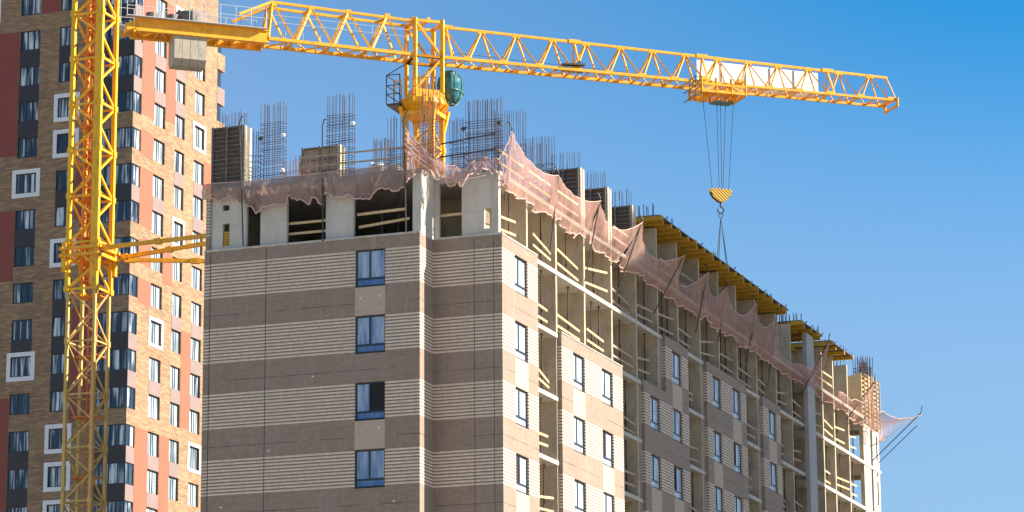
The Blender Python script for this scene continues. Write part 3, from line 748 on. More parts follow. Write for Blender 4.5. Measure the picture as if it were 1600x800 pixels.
# trolley, ropes and hook block
f = MB(); TR = 17.8
for o_ in (-0.95, 0.95):
    for z in (51.05, 50.62): f.bar(jp(TR-1.35, o_, z), jp(TR+1.45, o_, z), 0.13)
    for t in (-1.35, -0.45, 0.5, 1.4): f.bar(jp(TR+t, o_, 50.5), jp(TR+t, o_, 51.45), 0.12)
    f.bar(jp(TR-1.3, o_, 50.6), jp(TR-0.4, o_, 51.05), 0.1); f.bar(jp(TR+1.4, o_, 50.6), jp(TR+0.5, o_, 51.05), 0.1)
    for t in (-1.1, 1.15): f.bar(jp(TR+t-0.15, o_*0.85, 51.42), jp(TR+t+0.15, o_*0.85, 51.42), 0.22)
for t in (-1.35, -0.9, -0.45, 0, 0.5, 0.95, 1.4): f.bar(jp(TR+t, -0.95, 50.6), jp(TR+t, 0.95, 50.6), 0.12, 0.2)
for t in (-0.9, 0.95): f.bar(jp(TR+t, -0.4, 50.5), jp(TR+t, 0.4, 50.5), 0.42, 0.42, n=10)
f.build('trolley', M['yellow'], crane)
f = MB(); f.bar(jp(TR-0.45, 0.3, 50.15), jp(TR+0.75, 0.3, 50.15), 0.7, 0.06)
for t in (-0.45, 0.75): f.bar(jp(TR+t, 0, 50.15), jp(TR+t, 0, 50.6), 0.05)
for t, o_ in ((-1.7, 0.95), (-1.7, 0)): f.bar(jp(TR+t, o_, 50.3), jp(TR+t, o_, 51.5), 0.05)
for z in (50.35, 50.9, 51.45): f.bar(jp(TR-1.7, -0.9, z), jp(TR-1.7, 0.95, z), 0.045); f.bar(jp(TR-1.7, 0.95, z), jp(TR-1.3, 0.95, z), 0.045)
f.build('trolley_basket', M['cabpaint'], crane)
HZ = 45.1; HT = 17.9
f = MB()
for a, b in ((-1.0, -0.5), (-0.12, -0.08), (0.12, 0.08), (0.45, 0.15), (0.95, 0.50)):
    f.bar(jp(HT+a, 0, 50.5), jp(HT+b, 0, HZ-0.1), 0.026)
f.bar(jp(-0.3, 0.1, ZB+0.55), jp(TR-1.2, 0.1, ZB+0.25), 0.02)
f.build('hoist_rope', M['rope'], crane)
f = MB()
p = [(-0.62, HZ), (0.62, HZ), (0.66, HZ-0.25), (0.25, HZ-0.72), (-0.12, HZ-0.78), (-0.5, HZ-0.5), (-0.66, HZ-0.2)]
for o_ in (-0.16, 0.10):
    vs = [jp(HT+a_, o_, b_) for a_, b_ in p] + [jp(HT+a_, o_+0.06, b_) for a_, b_ in p]; n = 7
    f.add(vs, [(k, (k+1) % n, n+(k+1) % n, n+k) for k in range(n)] + [tuple(range(n-1,-1,-1)), tuple(range(n, 2*n))])
hb = f.build('hook_block', M['hookstripe'], crane)
f = MB()
for t in (-0.35, 0.35): f.bar(jp(HT+t, -0.1, HZ-0.3), jp(HT+t, 0.1, HZ-0.3), 0.5, 0.5, n=14)
o_ = f.build('sheave', M['steel'], crane); o_.parent = hb
f = MB()
f.bar(jp(HT-0.02, 0, HZ-0.7), jp(HT-0.02, 0, HZ-1.05), 0.12, n=8)
f.path([jp(HT-0.02+0.19*math.sin(a), 0, HZ-1.24+0.19*math.cos(a)) for a in [k*math.pi/8 for k in range(0, 14)]], 0.085, 6)
o_ = f.build('hook', M['steel'], crane); o_.parent = hb
sl = thing('lifting_sling', 'dark four leg chain sling hanging from the striped crane hook', 'lifting sling', jp(HT, 0, 39.4))
f = MB(); f.path([jp(HT-0.02+0.13*math.sin(a), 0, HZ-1.56+0.13*math.cos(a)) for a in [k*math.pi/6 for k in range(13)]], 0.05, 6)
f.build('ring', M['steel'], sl)
for a, o_ in ((-0.62, 0.4), (-0.08, -0.5), (0.10, 0.5), (0.62, -0.4)):
    f = MB(); f.bar(jp(HT-0.02, 0, HZ-1.68), jp(HT+a, o_, 39.9), 0.03); f.build('chain_leg', M['rope'], sl)

# ------------------------------------------------------------------ tower crane mast on the left, tied to the building
NX, NY = -70.47, 132.0
cr2 = thing('tower_crane', 'bright yellow crane mast at the left edge, tied to the unfinished building by three beams', 'tower crane', (NX, NY, 0), 'tower cranes')
lattice_mast(NX, NY, 0, 34.6, 1.48, 0.15, 0.07, 1.32, M['faded'], cr2)
lattice_mast(NX, NY, 34.3, 62.0, 1.56, 0.20, 0.10, 1.18, M['yellow2'], cr2, 'climbing_mast')
lattice_mast(NX-0.08, NY+0.1, 34.8, 62.0, 0.46, 0.12, 0.06, 0.8, M['orange'], cr2, 'inner_mast', True, 1)
f = MB()                                    # broad corner plates facing front
f.box(NX+0.50, NX+0.70, NY-0.89, NY-0.86, 34.4, 62); f.build('corner_plate', M['yellow2'], cr2)
f = MB()
for k in range(90): f.bar((NX-0.2, NY+0.45, 0.5+0.4*k*0.95), (NX+0.25, NY+0.45, 0.5+0.4*k*0.95), 0.035)
for x in (-0.2, 0.25): f.bar((NX+x, NY+0.45, 0), (NX+x, NY+0.45, 35), 0.06)
for k in range(12): 
    z = 1+3.0*k; f.box(NX-0.70, NX+0.70, NY-0.1, NY+0.70, z, z+0.05)
f.build('ladder', M['orange'], cr2)
f = MB()
for k in range(14):
    z = 37.0+1.9*k; f.box(NX-0.66, NX+0.1, NY-0.2, NY+0.66, z, z+0.05)
    f.bar((NX+0.35, NY-0.2, z-0.9), (NX+0.35, NY-0.2, z+0.5), 0.09); f.bar((NX+0.2, NY-0.3, z+0.5), (NX+0.5, NY-0.1, z+0.5), 0.06)
    f.bar((NX-0.5, NY-0.5, z+0.1), (NX+0.1, NY-0.1, z-0.6), 0.06); f.bar((NX-0.6, NY-0.3, z+0.6), (NX-0.1, NY-0.1, z+1.3), 0.05)
f.build('climbing_gear', M['orange'], cr2)
ZC = 36.15
f = MB()
for z in (ZC-0.18, ZC+0.18):
    for s_ in (-1, 1):
        f.bar((NX-1.15, NY+s_*0.98, z), (NX+1.15, NY+s_*0.98, z), 0.16); f.bar((NX+s_*0.98, NY-1.15, z), (NX+s_*0.98, NY+1.15, z), 0.16)
for sx in (-1, 1):
    for sy in (-1, 1): f.bar((NX+sx*0.9, NY+sy*0.9, ZC-1.0), (NX+sx*0.9, NY+sy*0.9, ZC+0.5), 0.24); f.bar((NX+sx*0.9, NY+sy*0.9, ZC-0.9), (NX, NY+sy*0.95, ZC-0.1), 0.1)
f.build('tie_collar', M['yellow'], cr2)
for a, b in (((-69.35, 131.3, 36.28), (-59.45, 130.35, 36.2)), ((-69.45, 133.3, 36.2), (-59.45, 130.5, 36.05)), ((-69.47, 133.8, 36.2), (-59.45, 138.4, 36.15))):
    f = MB(); f.bar(a, b, 0.19); a_, b_ = Vector(a), Vector(b)
    f.bar(a_+(b_-a_)*0.30, a_+(b_-a_)*0.34, 0.27); f.bar(a_, a_+(b_-a_)*0.05, 0.26)
    f.build('tie_beam', M['yellow'], cr2)
f = MB(); ring(f, NX, NY, 62.0, 62.8, 1.2, 1.4, 12); f.build('slewing_ring', M['yellow2'], cr2)
f = MB()
for o_ in (-0.5, 0.5): f.bar((NX+o_, NY-12, 64.0), (NX+o_, NY+24, 64.0), 0.16)
f.bar((NX, NY-10, 65.6), (NX, NY+24, 65.6), 0.14)
for k in range(17):
    for o_ in (-0.5, 0.5): f.bar((NX, NY-10+2*k, 65.6), (NX+o_, NY-9+2*k, 64), 0.08); f.bar((NX+o_, NY-9+2*k, 64), (NX, NY-8+2*k, 65.6), 0.08)
for sx in (-0.6, 0.6):
    for sy in (-0.6, 0.6): f.bar((NX+sx, NY+sy, 62.8), (NX+sx*0.8, NY+sy, 65.6), 0.18)
f.build('jib', M['yellow2'], cr2)

# ------------------------------------------------------------------ wall formwork panels on the roof
def formwork(x0, x1, y, z0, z1, label, th=0.45, face='ply', ribs=14):
    t = thing('wall_formwork', label, 'formwork', ((x0+x1)/2, y, z0), 'wall formwork on the roof edge')
    f = MB(); f.box(x0, x1, y, y+0.05, z0, z1); f.box(x0, x1, y+th-0.05, y+th, z0, z1); f.build('shutter_face', M[face], t)
    f = MB(); n = ribs
    for k in range(n):
        z = z0+0.06+(z1-z0-0.16)*k/(n-1); f.box(x0, x1, y-0.10, y-0.002, z, z+0.045)
    for x in (x0+0.02, (x0+x1)/2-0.05, x1-0.10): f.box(x, x+0.08, y-0.16, y-0.102, z0, z1)
    f.build('rib', M['fsteel'], t)
    f = MB(); f.box(x1+0.002, x1+0.06, y-0.05, y+0.16, z0, z1); f.box(x1+0.002, x1+0.06, y+th-0.12, y+th+0.1, z0, z1)
    f.build('edge_post', M['fcream'], t)
    f = MB(); f.box(x1+0.001, x1+0.03, y+0.16, y+th-0.12, z0, z1-0.05); f.build('end_board', M['fsteel'], t)
    return t
formwork(-59.45, -57.86, 122.95, ROOF+0.01, 39.22, 'tall dark ribbed formwork panel standing at the left corner of the roof', 0.6)
formwork(-57.2, -55.3, 128.0, ROOF+0.01, 39.3, 'brown formwork box left of the second tall rebar cage', 0.5, 'timber_old_shade', 6)
formwork(-47.75, -46.12, 136.0, ROOF+0.01, 39.25, 'first and tallest looking dark formwork pier above the sunlit pink net', 0.4)
formwork(-47.75, -46.12, 140.15, ROOF+0.01, 39.25, 'middle dark formwork pier of the three above the pink net', 0.4)
formwork(-47.75, -46.12, 144.1, ROOF+0.01, 39.25, 'dark formwork pier next to the start of the yellow deck', 0.4)
t = thing('wall_formwork', 'sunlit orange timber formwork tower at the far right end of the building', 'formwork', (-46.5, 194.6, ROOF), 'wall formwork on the roof edge')
f = MB(); f.box(-46.7, -46.05, 192.3, 192.36, ROOF, 39.1); f.box(-46.10, -46.05, 192.36, 196.7, ROOF-0.5, 39.2); f.box(-48.0, -46.72, 192.4, 196.7, ROOF, 39.0); f.build('shutter_face', M['timber'], t)
f = MB()
for k in range(12):
    z = ROOF-0.4+0.29*k; f.box(-46.04, -45.93, 192.5, 194.4, z, z+0.09); f.box(-46.04, -45.93, 194.7, 196.8, z, z+0.09)
for y in (192.5, 193.5, 194.4, 194.8, 195.8, 196.7): f.box(-45.93, -45.86, y-0.04, y+0.06, ROOF-0.5, 39.3)
f.build('rib', M['timber_old_shade'], t)

# ------------------------------------------------------------------ rebar
def cage(x0, x1, y, z0, z1, zs, label, nx=9, dy=0.3, mat='rebar', r=0.019, name='rebar_cage', along='x'):
    t = thing(name, label, 'rebar', ((x0+x1)/2, y, z0), 'reinforcement bars rising above the roof')
    f = MB()
    for j in (0, 1):
        for k in range(nx):
            q = k/(nx-1); jt = random.uniform(-0.02, 0.02)
            x = x0+(x1-x0)*q if along == 'x' else x0
            yy = y+dy*j if along == 'x' else y+(x1-x0)*q
            if along != 'x': x = x0 - dy*j
            zz = z1 + random.uniform(-0.12, 0.05)
            f.bar((x+jt, yy, z0), (x+jt*2.5+random.uniform(-0.03, 0.03), yy, zz), r)
    f.build('upright_bars', M[mat], t)
    if zs > z0+0.2:
        f = MB(); z = z0+0.12
        while z < zs:
            tl = random.uniform(-0.03, 0.05)
            if along == 'x':
                for j in (0, 1): f.bar((x0-0.04, y+dy*j-0.02, z), (x1+0.04, y+dy*j-0.02, z+tl), r)
                for x in (x0, x1): f.bar((x, y, z), (x, y+dy, z), r)
            else:
                for j in (0, 1): f.bar((x0-dy*j, y, z), (x0-dy*j, y+(x1-x0), z+tl), r)
            z += random.choice((0.12, 0.18, 0.22, 0.28))
        f.build('stirrups', M[mat], t)
    return t
Z0 = ROOF
cage(-59.2, -57.95, 123.2, 39.0, 40.0, 0, 'short bars sprouting from the corner formwork panel at left', 9, 0.25)
cage(-57.55, -57.15, 122.95, Z0, 38.9, 38.0, 'narrow low rebar cage between the left formwork and the first tall cage', 4, 0.3)
cage(-57.0, -55.9, 122.95, Z0, 40.15, 39.2, 'tall rebar cage nearest the left formwork panel', 9, 0.32)
cage(-53.75, -52.5, 122.95, Z0, 40.2, 39.3, 'tall rebar cage right of the brown formwork box', 9, 0.32)
cage(-50.75, -50.0, 122.95, Z0, 38.9, 37.4, 'loose light bars just left of the central crane mast', 6, 0.3)
cage(-49.3, -48.45, 122.95, Z0, 40.0, 38.6, 'dense rusty rebar cage standing in front of the central crane mast', 10, 0.4, 'rebar_rust')
cage(-47.6, -45.95, 124.5, Z0, 39.75, 38.75, 'broad tall dense rebar cage above the near building corner', 16, 0.35)
cage(-47.55, -46.10, 128.0, Z0, 40.1, 38.6, 'rebar cage just right of the near corner pole', 10, 0.25)
cage(-47.55, -46.10, 132.0, Z0, 39.9, 38.5, 'rebar cage at the second net pole from the corner', 10, 0.25)
for y, lab in ((136.1, 'thin bars above the tallest looking dark formwork pier'), (140.25, 'thin bars above the middle dark formwork pier'), (144.2, 'thin bars above the third dark formwork pier')):
    cage(-47.6, -46.25, y, 39.0, 40.15, 0, lab, 8, 0.2)
for x0, x1, y, z1, lab in [(-56.9, -56.1, 130.5, 38.6, 'low distant bars behind the first tall cage'), (-55.2, -54.2, 128.6, 38.3, 'low bars right of the first tall cage, behind it'),
                           (-53.6, -52.2, 131.0, 38.7, 'low bars behind the white bags'), (-51.8, -50.6, 128.6, 38.2, 'low bars left of the crane mast, deeper on the roof'),
                           (-50.0, -48.9, 134.0, 39.2, 'bars behind the broad corner cage, near the cab')]:
    cage(x0, x1, y, Z0, z1, Z0+0.9, lab, 8, 0.8)
for x0, x1, y, z1, zs, mt, lab in [(-57.6, -56.3, 126.5, 38.4, 37.8, 'rebar_rust', 'rusty low bar mesh behind the first tall cage'), (-56.0, -54.9, 124.6, 38.1, 37.0, 'rebar', 'fine low bars between the first tall cage and the formwork box'),
        (-52.0, -51.2, 124.2, 38.3, 37.3, 'rebar', 'fine low bars just right of the white bags'), (-50.9, -49.9, 126.4, 38.6, 37.8, 'rebar_rust', 'rusty mesh low behind the front pole at the crane mast'),
        (-48.0, -46.2, 131.0, 39.3, 38.4, 'rebar', 'second row of bars seen through the broad corner cage'), (-49.6, -48.0, 128.0, 38.3, 37.9, 'rebar_rust', 'rusty mesh at the foot of the crane mast, right side')]:
    cage(x0, x1, y, Z0, z1, zs, lab, 9, 0.3, mt)
def lamp(x, y, z, lab, dark=False):
    t = thing('site_lamp', lab, 'lamp', (x, y, z), 'small site lamps clamped to the bars')
    f = MB(); f.bar((x, y-0.02, z), (x, y-0.16, z-0.05), 0.20, 0.17, n=10); f.build('housing', M['steel'] if dark else M['white'], t)
    f = MB(); f.bar((x-0.05, y, z-0.15), (x, y-0.05, z), 0.03); f.build('bracket_arm', M['steel'], t)
lamp(-55.88, 122.95, 38.55, 'white lamp on the right edge of the first tall cage')
lamp(-56.98, 122.95, 38.5, 'dark lamp on the left edge of the first tall cage', True)
lamp(-52.45, 122.95, 38.75, 'white lamp on the right edge of the second tall cage')
lamp(-47.65, 124.45, 38.4, 'pinkish dark lamp at the left of the broad corner cage', True)
lamp(-45.95, 124.45, 38.5, 'dark lamp at the right of the broad corner cage', True)
lamp(-55.9, 122.95, 36.9, 'white lamp low on the first tall cage')
cage(-48.4, -47.75, 124.6, Z0, 39.0, 37.9, 'light bars between the crane cab and the broad corner cage', 6, 0.3)
# starter bars above the yellow decks
for n_, (y, zz) in enumerate([(148.0, 40.2), (151.6, 40.2), (155.7, 40.0), (159.3, 40.1), (162.8, 39.9), (166.9, 40.1), (171.1, 40.2), (174.6, 40.2), (177.9, 40.3), (182.0, 40.3), (184.8, 40.0), (188.5, 40.2)]):
    words = ['first', 'second', 'third', 'fourth', 'fifth', 'sixth', 'seventh', 'eighth', 'ninth', 'tenth', 'eleventh', 'twelfth']
    cage(-47.4, -46.2, y-0.15, 38.9, zz, 0, words[n_]+' bundle of starter bars along the roof edge, from the near end of the deck', 6, 0.12, 'rebar', 0.03, 'starter_bars')
cage(-46.6, -45.5, 192.6, 39.0, 40.3, 39.7, 'curved bars crowning the orange formwork at the far end', 8, 0.6, 'rebar', 0.035)
cage(-46.15, -44.0, 193.6, 39.0, 40.2, 0, 'row of dark bars on the far end formwork, along its length', 9, 0.3, 'rebar', 0.035, 'rebar_cage', 'y')

# ------------------------------------------------------------------ yellow slab formwork
def deck(y0, y1, z, pitch, label, xin=-52.0, XPLY=-45.28):
    t = thing('slab_formwork', label, 'formwork', (-47, (y0+y1)/2, z), 'yellow slab formwork decks')
    f = MB(); f.box(xin, XPLY, y0, y1, z+0.002, z+0.05); f.build('plywood_deck', M['steel'], t)
    f = MB()
    n = int((y1-y0)/pitch)
    src = None
    for k in range(n+1):
        y = y0+0.1+k*(y1-y0-0.2)/n; xo = XPLY-0.03 + (0.16 if k % 3 == 0 else (-0.10 if k % 3 == 1 else 0.03))
        b = MB(); b.box(-48.5, xo, y-0.10, y+0.10, z-0.05, z); b.box(-48.5, xo-0.01, y-0.07, y+0.07, z-0.16, z-0.051); b.box(-48.5, xo, y-0.10, y+0.10, z-0.21, z-0.161)
        b.build('beam', M['hbeam'], t)
    for x in (-47.6,):
        b = MB(); b.box(x-0.06, x+0.06, y0, y1, z-0.41, z-0.212); b.build('bearer', M['hbeam'], t)
    for k in range(4):
        f = MB(); f.bar((XPLY-0.02, y0+1+k*(y1-y0)/4, z+0.03), (XPLY+0.02, y0+1.35+k*(y1-y0)/4, z+0.22), 0.045); f.build('edge_clamp', M['steel'], t)
deck(146.2, 171.5, 39.12, 0.98, 'long yellow timber beam deck with black edge along the shaded roof line')
deck(174.75, 179.9, 39.15, 1.25, 'short yellow timber beam deck above the tall grey column', XPLY=-45.4)
deck(180.9, 186.2, 39.05, 1.7, 'last and smallest yellow timber beam deck, nearest the far end', XPLY=-45.15)

# ------------------------------------------------------------------ net poles and nets
poles = [(125.01, -46.0, 35.0, -45.58, 38.36), (131.07, -46.0, 33.95, -45.49, 37.74), (136.04, -46.0, 33.6, -45.1, 37.63), (140.95, -46.0, 33.93, -44.54, 37.64),
         (147.03, -46.0, 34.19, -44.19, 37.23), (154.49, -46.0, 34.6, -45.17, 37.98), (158.73, -46.0, 34.9, -45.36, 38.05), (164.47, -46.0, 34.8, -45.29, 38.30),
         (168.84, -46.0, 34.2, -45.29, 38.41), (176.36, -46.0, 34.9, -44.14, 38.15), (187.38, -46.0, 35.2, -44.03, 37.52), (193.92, -46.0, 33.5, -42.53, 36.52)]
wn = ['first', 'second', 'third', 'fourth', 'fifth', 'sixth', 'seventh', 'eighth', 'ninth', 'tenth', 'eleventh', 'last']
def pole(a, b, label, hook=(-0.22, 0, 0.12)):
    a, b = Vector(a), Vector(b)
    t = thing('net_pole', label, 'pole', a, 'dark steel poles holding out the debris net')
    f = MB(); f.bar(a, b, 0.065, n=8); f.build('tube', M['steel'], t)
    f = MB(); f.path([b, b+Vector((hook[0]*0.5, 0, 0.28)), b+Vector((hook[0], 0, 0.20+hook[2]))], 0.055, 6); f.build('tip', M['steel'], t)
for k, (y, xb, zb, xt, zt_) in enumerate(poles):
    hk = (-0.22, 0, 0.12) if k < 8 else (0.08, 0, 0.25)
    pole((xb+0.05, y, zb), (xt, y, zt_), (wn[k]+' dark leaning net pole on the long side, counted from the near corner') if k < 11 else 'dark net pole sticking far out at the far right end, over open sky', hk)
f = MB()
t = thing('net_pole', 'shorter second pole beside the one sticking out at the far right end', 'pole', (-46, 195.6, 33.7), 'dark steel poles holding out the debris net')
f.bar((-45.95, 195.6, 33.6), (-43.2, 195.6, 36.0), 0.055, n=8); f.build('tube', M['steel'], t)
fp = [(-57.64, 33.42, 121.85, 39.0), (-53.73, 33.3, 122.3, 38.6), (-49.72, 33.4, 122.2, 38.5)]
fl = ['dark pole in front of the left corner formwork', 'dark hooked pole on the shaded front, beside the brown formwork box', 'dark pole in front of the central crane mast, at the step in the facade']
for (x, zb, yt, zt_), l in zip(fp, fl):
    pole((x, YB-0.06, zb), (x+0.05, yt, zt_), l, (0.18, 0, 0.1))
def sm(x): return x*x*(3-2*x)
def net(A, B, C, D, sag, label, wave=0.18, nu=30, nv=12, mat='net', billow=0.25, out=Vector((1, 0, 0)), seed=0, edge=True, pw=2.2):
    """A,B: upper corners, C,D: lower corners under A and B"""
    A, B, C, D = map(Vector, (A, B, C, D)); rnd = random.Random(seed)
    ph = [rnd.uniform(0, 6.28) for _ in range(6)]
    t = thing('debris_net', label, 'safety net', C, 'pink debris nets hung around the top storeys')
    f = MB(); vs = []
    for j in range(nv+1):
        v = j/nv
        for i in range(nu+1):
            u = i/nu
            # the head rope sags steeply from each pole tip
            s_ = 1-abs(2*u-1)**pw
            top = A.lerp(B, u) - Vector((0, 0, sag*s_))
            bot = C.lerp(D, u) + Vector((0, 0, wave*(2.2*mnoise.noise((u*4.3+ph[0], ph[1], 0.3))+(1.3 if out.y else 1.0)*mnoise.noise((u*11+ph[1], 2.1, ph[0]))+(0.8 if out.y else 0.3)*mnoise.noise((u*29+ph[4], 5.1, ph[0])))))
            if top.z < bot.z+0.55: top.z = bot.z+0.55
            w = 1-abs(2*u-1)
            top = top + (bot-top)*0.0 - out*((A-C).dot(out)*0.55*s_)
            p = top.lerp(bot, v)
            fold = 0.22*mnoise.noise((u*9+ph[2]+v, v*1.5, ph[3])) + 0.12*mnoise.noise((u*26+ph[3]-v*2, v*3, ph[2]))
            p = p + out*(billow*math.sin(math.pi*min(1, v*1.05))*math.sin(math.pi*u)*0.8 + fold*(0.3+v))
            vs.append(p)
    n = nu+1
    f.add(vs, [(j*n+i, j*n+i+1, (j+1)*n+i+1, (j+1)*n+i) for j in range(nv) for i in range(nu)])
    f.build('mesh_sheet', M[mat], t, True)
    if edge:
        f = MB(); f.path(vs[:n], 0.03, 4); f.build('head_rope', M['net_rope'], t)
        f = MB(); f.path(vs[nv*n:], 0.05, 4); f.build('foot_rope', M['net_rope'], t)
    return t
M['net_rope'] = simple('pink_net_rope', (0.62, 0.42, 0.36), 0.8, 0.1, 3.0)
sags = [0.55, 0.4, 0.8, 0.85, 1.1, 0.9, 1.1, 1.0, 2.4, 2.2, 1.0]
nlab = ['sunlit pink net bay at the near corner of the long side', 'second pink net bay from the near corner, sunlit', 'third pink net bay from the near corner, in front of the dark formwork piers',
        'fourth pink net bay, half in sun, ending below the start of the yellow deck', 'fifth net bay, the first one wholly in shade', 'sixth net bay, short, in shade under the yellow deck', 'seventh net bay in shade under the yellow deck',
        'eighth net bay in shade near the end of the long yellow deck', 'bunched net strip between the two yellow decks', 'bunched net strip below the short yellow deck', 'sunlit net bay reaching the pole at the far right end']
for k in range(len(poles)-1):
    a, b = poles[k], poles[k+1]
    za = 35.55 + (0.0 if k % 2 else -0.1)
    net((a[3], a[0], a[4]-0.12), (b[3], b[0], b[4]-0.12), (XC+0.2, a[0], za), (XC+0.2, b[0], 35.5), sags[k], nlab[k], 0.16, seed=k+3, billow=0.3, pw=7.0 if k in (8, 9) else 2.2)
net((poles[-1][3], poles[-1][0], 36.4), (-46.1, 196.7, 37.2), (XC+0.9, 194.3, 35.0), (XC-0.05, 196.9, 35.4), 0.5, 'loose thin pink net hanging in the air beyond the far right end', 0.1, mat='net_thin', seed=40)
# front nets: hung from the edge rope of the roof slab
OUTF = Vector((0, -1, 0))
net((-59.75, YB+0.02, 36.5), (-57.62, YB+0.0, 36.45), (-59.70, YB-0.08, 35.9), (-57.62, YB-0.1, 35.6), 0.0, 'brownish net strip over the left end of the shaded front', 0.15, out=OUTF, seed=21, billow=0.1, mat='net_front')
net((-57.62, YB-0.0, 36.45), (-53.73, YB-0.0, 36.5), (-57.62, YB-0.1, 35.25), (-53.73, YB-0.1, 35.3), 0.03, 'brownish pink net between the two left front poles, sagging lowest at its left', 0.22, out=OUTF, seed=24, billow=0.15, mat='net_front', nu=50)
net((-53.73, YB-0.0, 36.5), (-49.74, YB-0.0, 36.55), (-53.73, YB-0.1, 35.35), (-49.74, YB-0.1, 35.35), 0.03, 'brownish pink net above the widest front opening', 0.15, out=OUTF, seed=25, billow=0.15, mat='net_front', nu=50)
net((-49.70, YB-0.3, 38.15), (-45.95, YB2-0.05, 36.75), (-49.70, YB-0.1, 35.7), (-45.97, YB2-0.02, 35.75), 1.05, 'pink net peaking at the pole by the facade step and draped over the recessed front', 0.3, out=OUTF, seed=29, billow=0.2, nu=50)
net((-45.97, YB2+0.05, 36.75), (poles[0][3], poles[0][0], poles[0][4]-0.1), (-45.90, YB2+0.1, 35.75), (XC+0.12, poles[0][0], 35.5), 0.1, 'thin pale net flap right at the near corner', 0.08, mat='net_thin', out=Vector((1, 0, 0)), seed=33)
# loose ropes hanging from the peak
for k in range(4):
    t = thing('rope', ['uppermost', 'second', 'third', 'lowest'][k]+' pale rope swinging down from the pole by the facade step', 'rope', (-49.7, 122.3, 36), 'pale ropes by the facade step')
    f = MB(); P = []
    for i in range(15):
        u = i/14; P.append(Vector((-49.68+u*(1.9+0.45*k), 122.25+u*1.7, 37.9-0.28*k-u*(1.35-0.1*k)-1.1*math.sin(math.pi*u)*(0.7+0.1*k)*0.6)))
    f.path(P, 0.03, 4); f.build('strand', M['net_rope'], t)

# ------------------------------------------------------------------ guard rails, props, planks
def rail(p, q, dz, label, mat='timber', sec=(0.05, 0.12), tilt=0.0, n=2):
    p, q = Vector(p), Vector(q)
    t = thing('guard_rail', label, 'guard rail', p, 'timber guard rails across open bays')
    for k in range(n):
        z = Vector((0, 0, dz[k])); tt = Vector((0, 0, tilt*(k+1)))
        f = MB(); f.bar(p+z, q+z+tt, *sec); f.build('board', M[mat], t)
    return t
stor = {36.3: 'roof storey', 33.3: 'top raw storey', 30.3: 'second storey down', 27.3: 'third storey down', 24.3: 'fourth storey down', 21.3: 'fifth storey down'}
# bays: (y0, y1, name, floor levels that are open)
bays = [(124.6, 128.0, 'bay at the near corner', [33.3]), (129.0, 131.9, 'second bay from the near corner', [33.3, 30.3, 27.3, 24.3, 21.3]),
        (132.3, 136.0, 'third bay from the near corner', [33.3, 30.3]), (136.4, 140.2, 'fourth bay from the near corner', [33.3, 30.3]),
        (140.55, 144.15, 'fifth bay, just inside the shadow edge', [33.3, 30.3, 27.3, 24.3, 21.3]), (144.5, 147.8, 'sixth bay from the near corner', [33.3, 30.3]),
        (148.2, 151.4, 'seventh bay from the near corner', [33.3]), (152.0, 155.4, 'eighth bay from the near corner', [33.3, 30.3, 27.3, 24.3]),
        (155.8, 159.1, 'ninth bay from the near corner', [33.3]), (159.45, 162.6, 'tenth bay from the near corner', [33.3]),
        (163.0, 166.7, 'eleventh bay from the near corner', [33.3, 30.3, 27.3, 24.3]), (167.0, 170.9, 'twelfth bay from the near corner', [33.3]),
        (171.2, 174.4, 'bay left of the tall grey column', [33.3, 30.3, 27.3, 24.3]), (174.7, 176.9, 'narrow bay beside the tall grey column', [33.3, 30.3, 27.3]),
        (178.8, 181.7, 'bay right of the tall grey column', [33.3, 30.3, 27.3]), (182.1, 184.6, 'second bay past the tall grey column', [33.3, 30.3, 27.3]),
        (184.9, 188.3, 'third bay past the tall grey column', [33.3, 30.3, 27.3]), (188.7, 192.1, 'last open bay by the far end', [33.3, 30.3, 27.3])]
def make_prop(h=2.78):
    t = thing('shoring_prop', '', 'steel prop', (0, 0, 0), 'steel shoring props inside the open bays')
    f = MB(); f.bar((0,0,0), (0,0,h*0.58), 0.085, n=8); f.build('outer_tube', M['prop'], t)
    f = MB(); f.bar((0,0,h*0.58), (0,0,h), 0.06, n=8); f.build('inner_tube', M['prop'], t)
    f = MB(); f.box(-0.07, 0.07, -0.07, 0.07, 0.0, 0.01); f.box(-0.07, 0.07, -0.07, 0.07, h-0.01, h); f.build('end_plate', M['prop'], t)
    return t
prop0 = make_prop(); first = True
rng = random.Random(11)
def word_level(l): return stor[l]
for (y0, y1, nm, lv) in bays:
    for l in lv:
        k = rng.random()
        ti = rng.uniform(-0.12, 0.12)
        ya, yb = y0+rng.uniform(0.0, 0.25), y1-rng.uniform(0, 0.5)
        if l == 33.3 and y0 < 125: ya, yb = 125.3, 127.4
        # a fallen board here and there
        q1, q2 = rng.uniform(0.4, 0.6), rng.uniform(0.95, 1.2)
        if rng.random() < 0.3: yb -= (yb-ya)*rng.uniform(0.2, 0.45)
        if rng.random() < 0.25: ti = rng.choice((-1, 1))*rng.uniform(0.1, 0.24)
        rail((XC-rng.uniform(0.05, 0.35), ya, l), (XC-rng.uniform(0.05, 0.3), yb, l), (q1, q2), 'guard boards in the '+nm+', '+word_level(l), 'timber' if y0 < 140 or y0 > 180 else 'timber_old_shade', (0.045, 0.11), ti)  # bays in the shadow band get darker boards, shade as colour
        xs = -46.42+rng.uniform(-0.06, 0.08)
        for q in ((0.66,) if rng.random() < 0.75 else (0.5, 0.8)):
            o = prop0 if first else copy_tree(prop0); first = False
            o.location = (xs, y0+(y1-y0)*q, l)
            o['label'] = ('steel prop, ' if q != 0.8 else 'farther steel prop, ')+nm+', '+word_level(l)
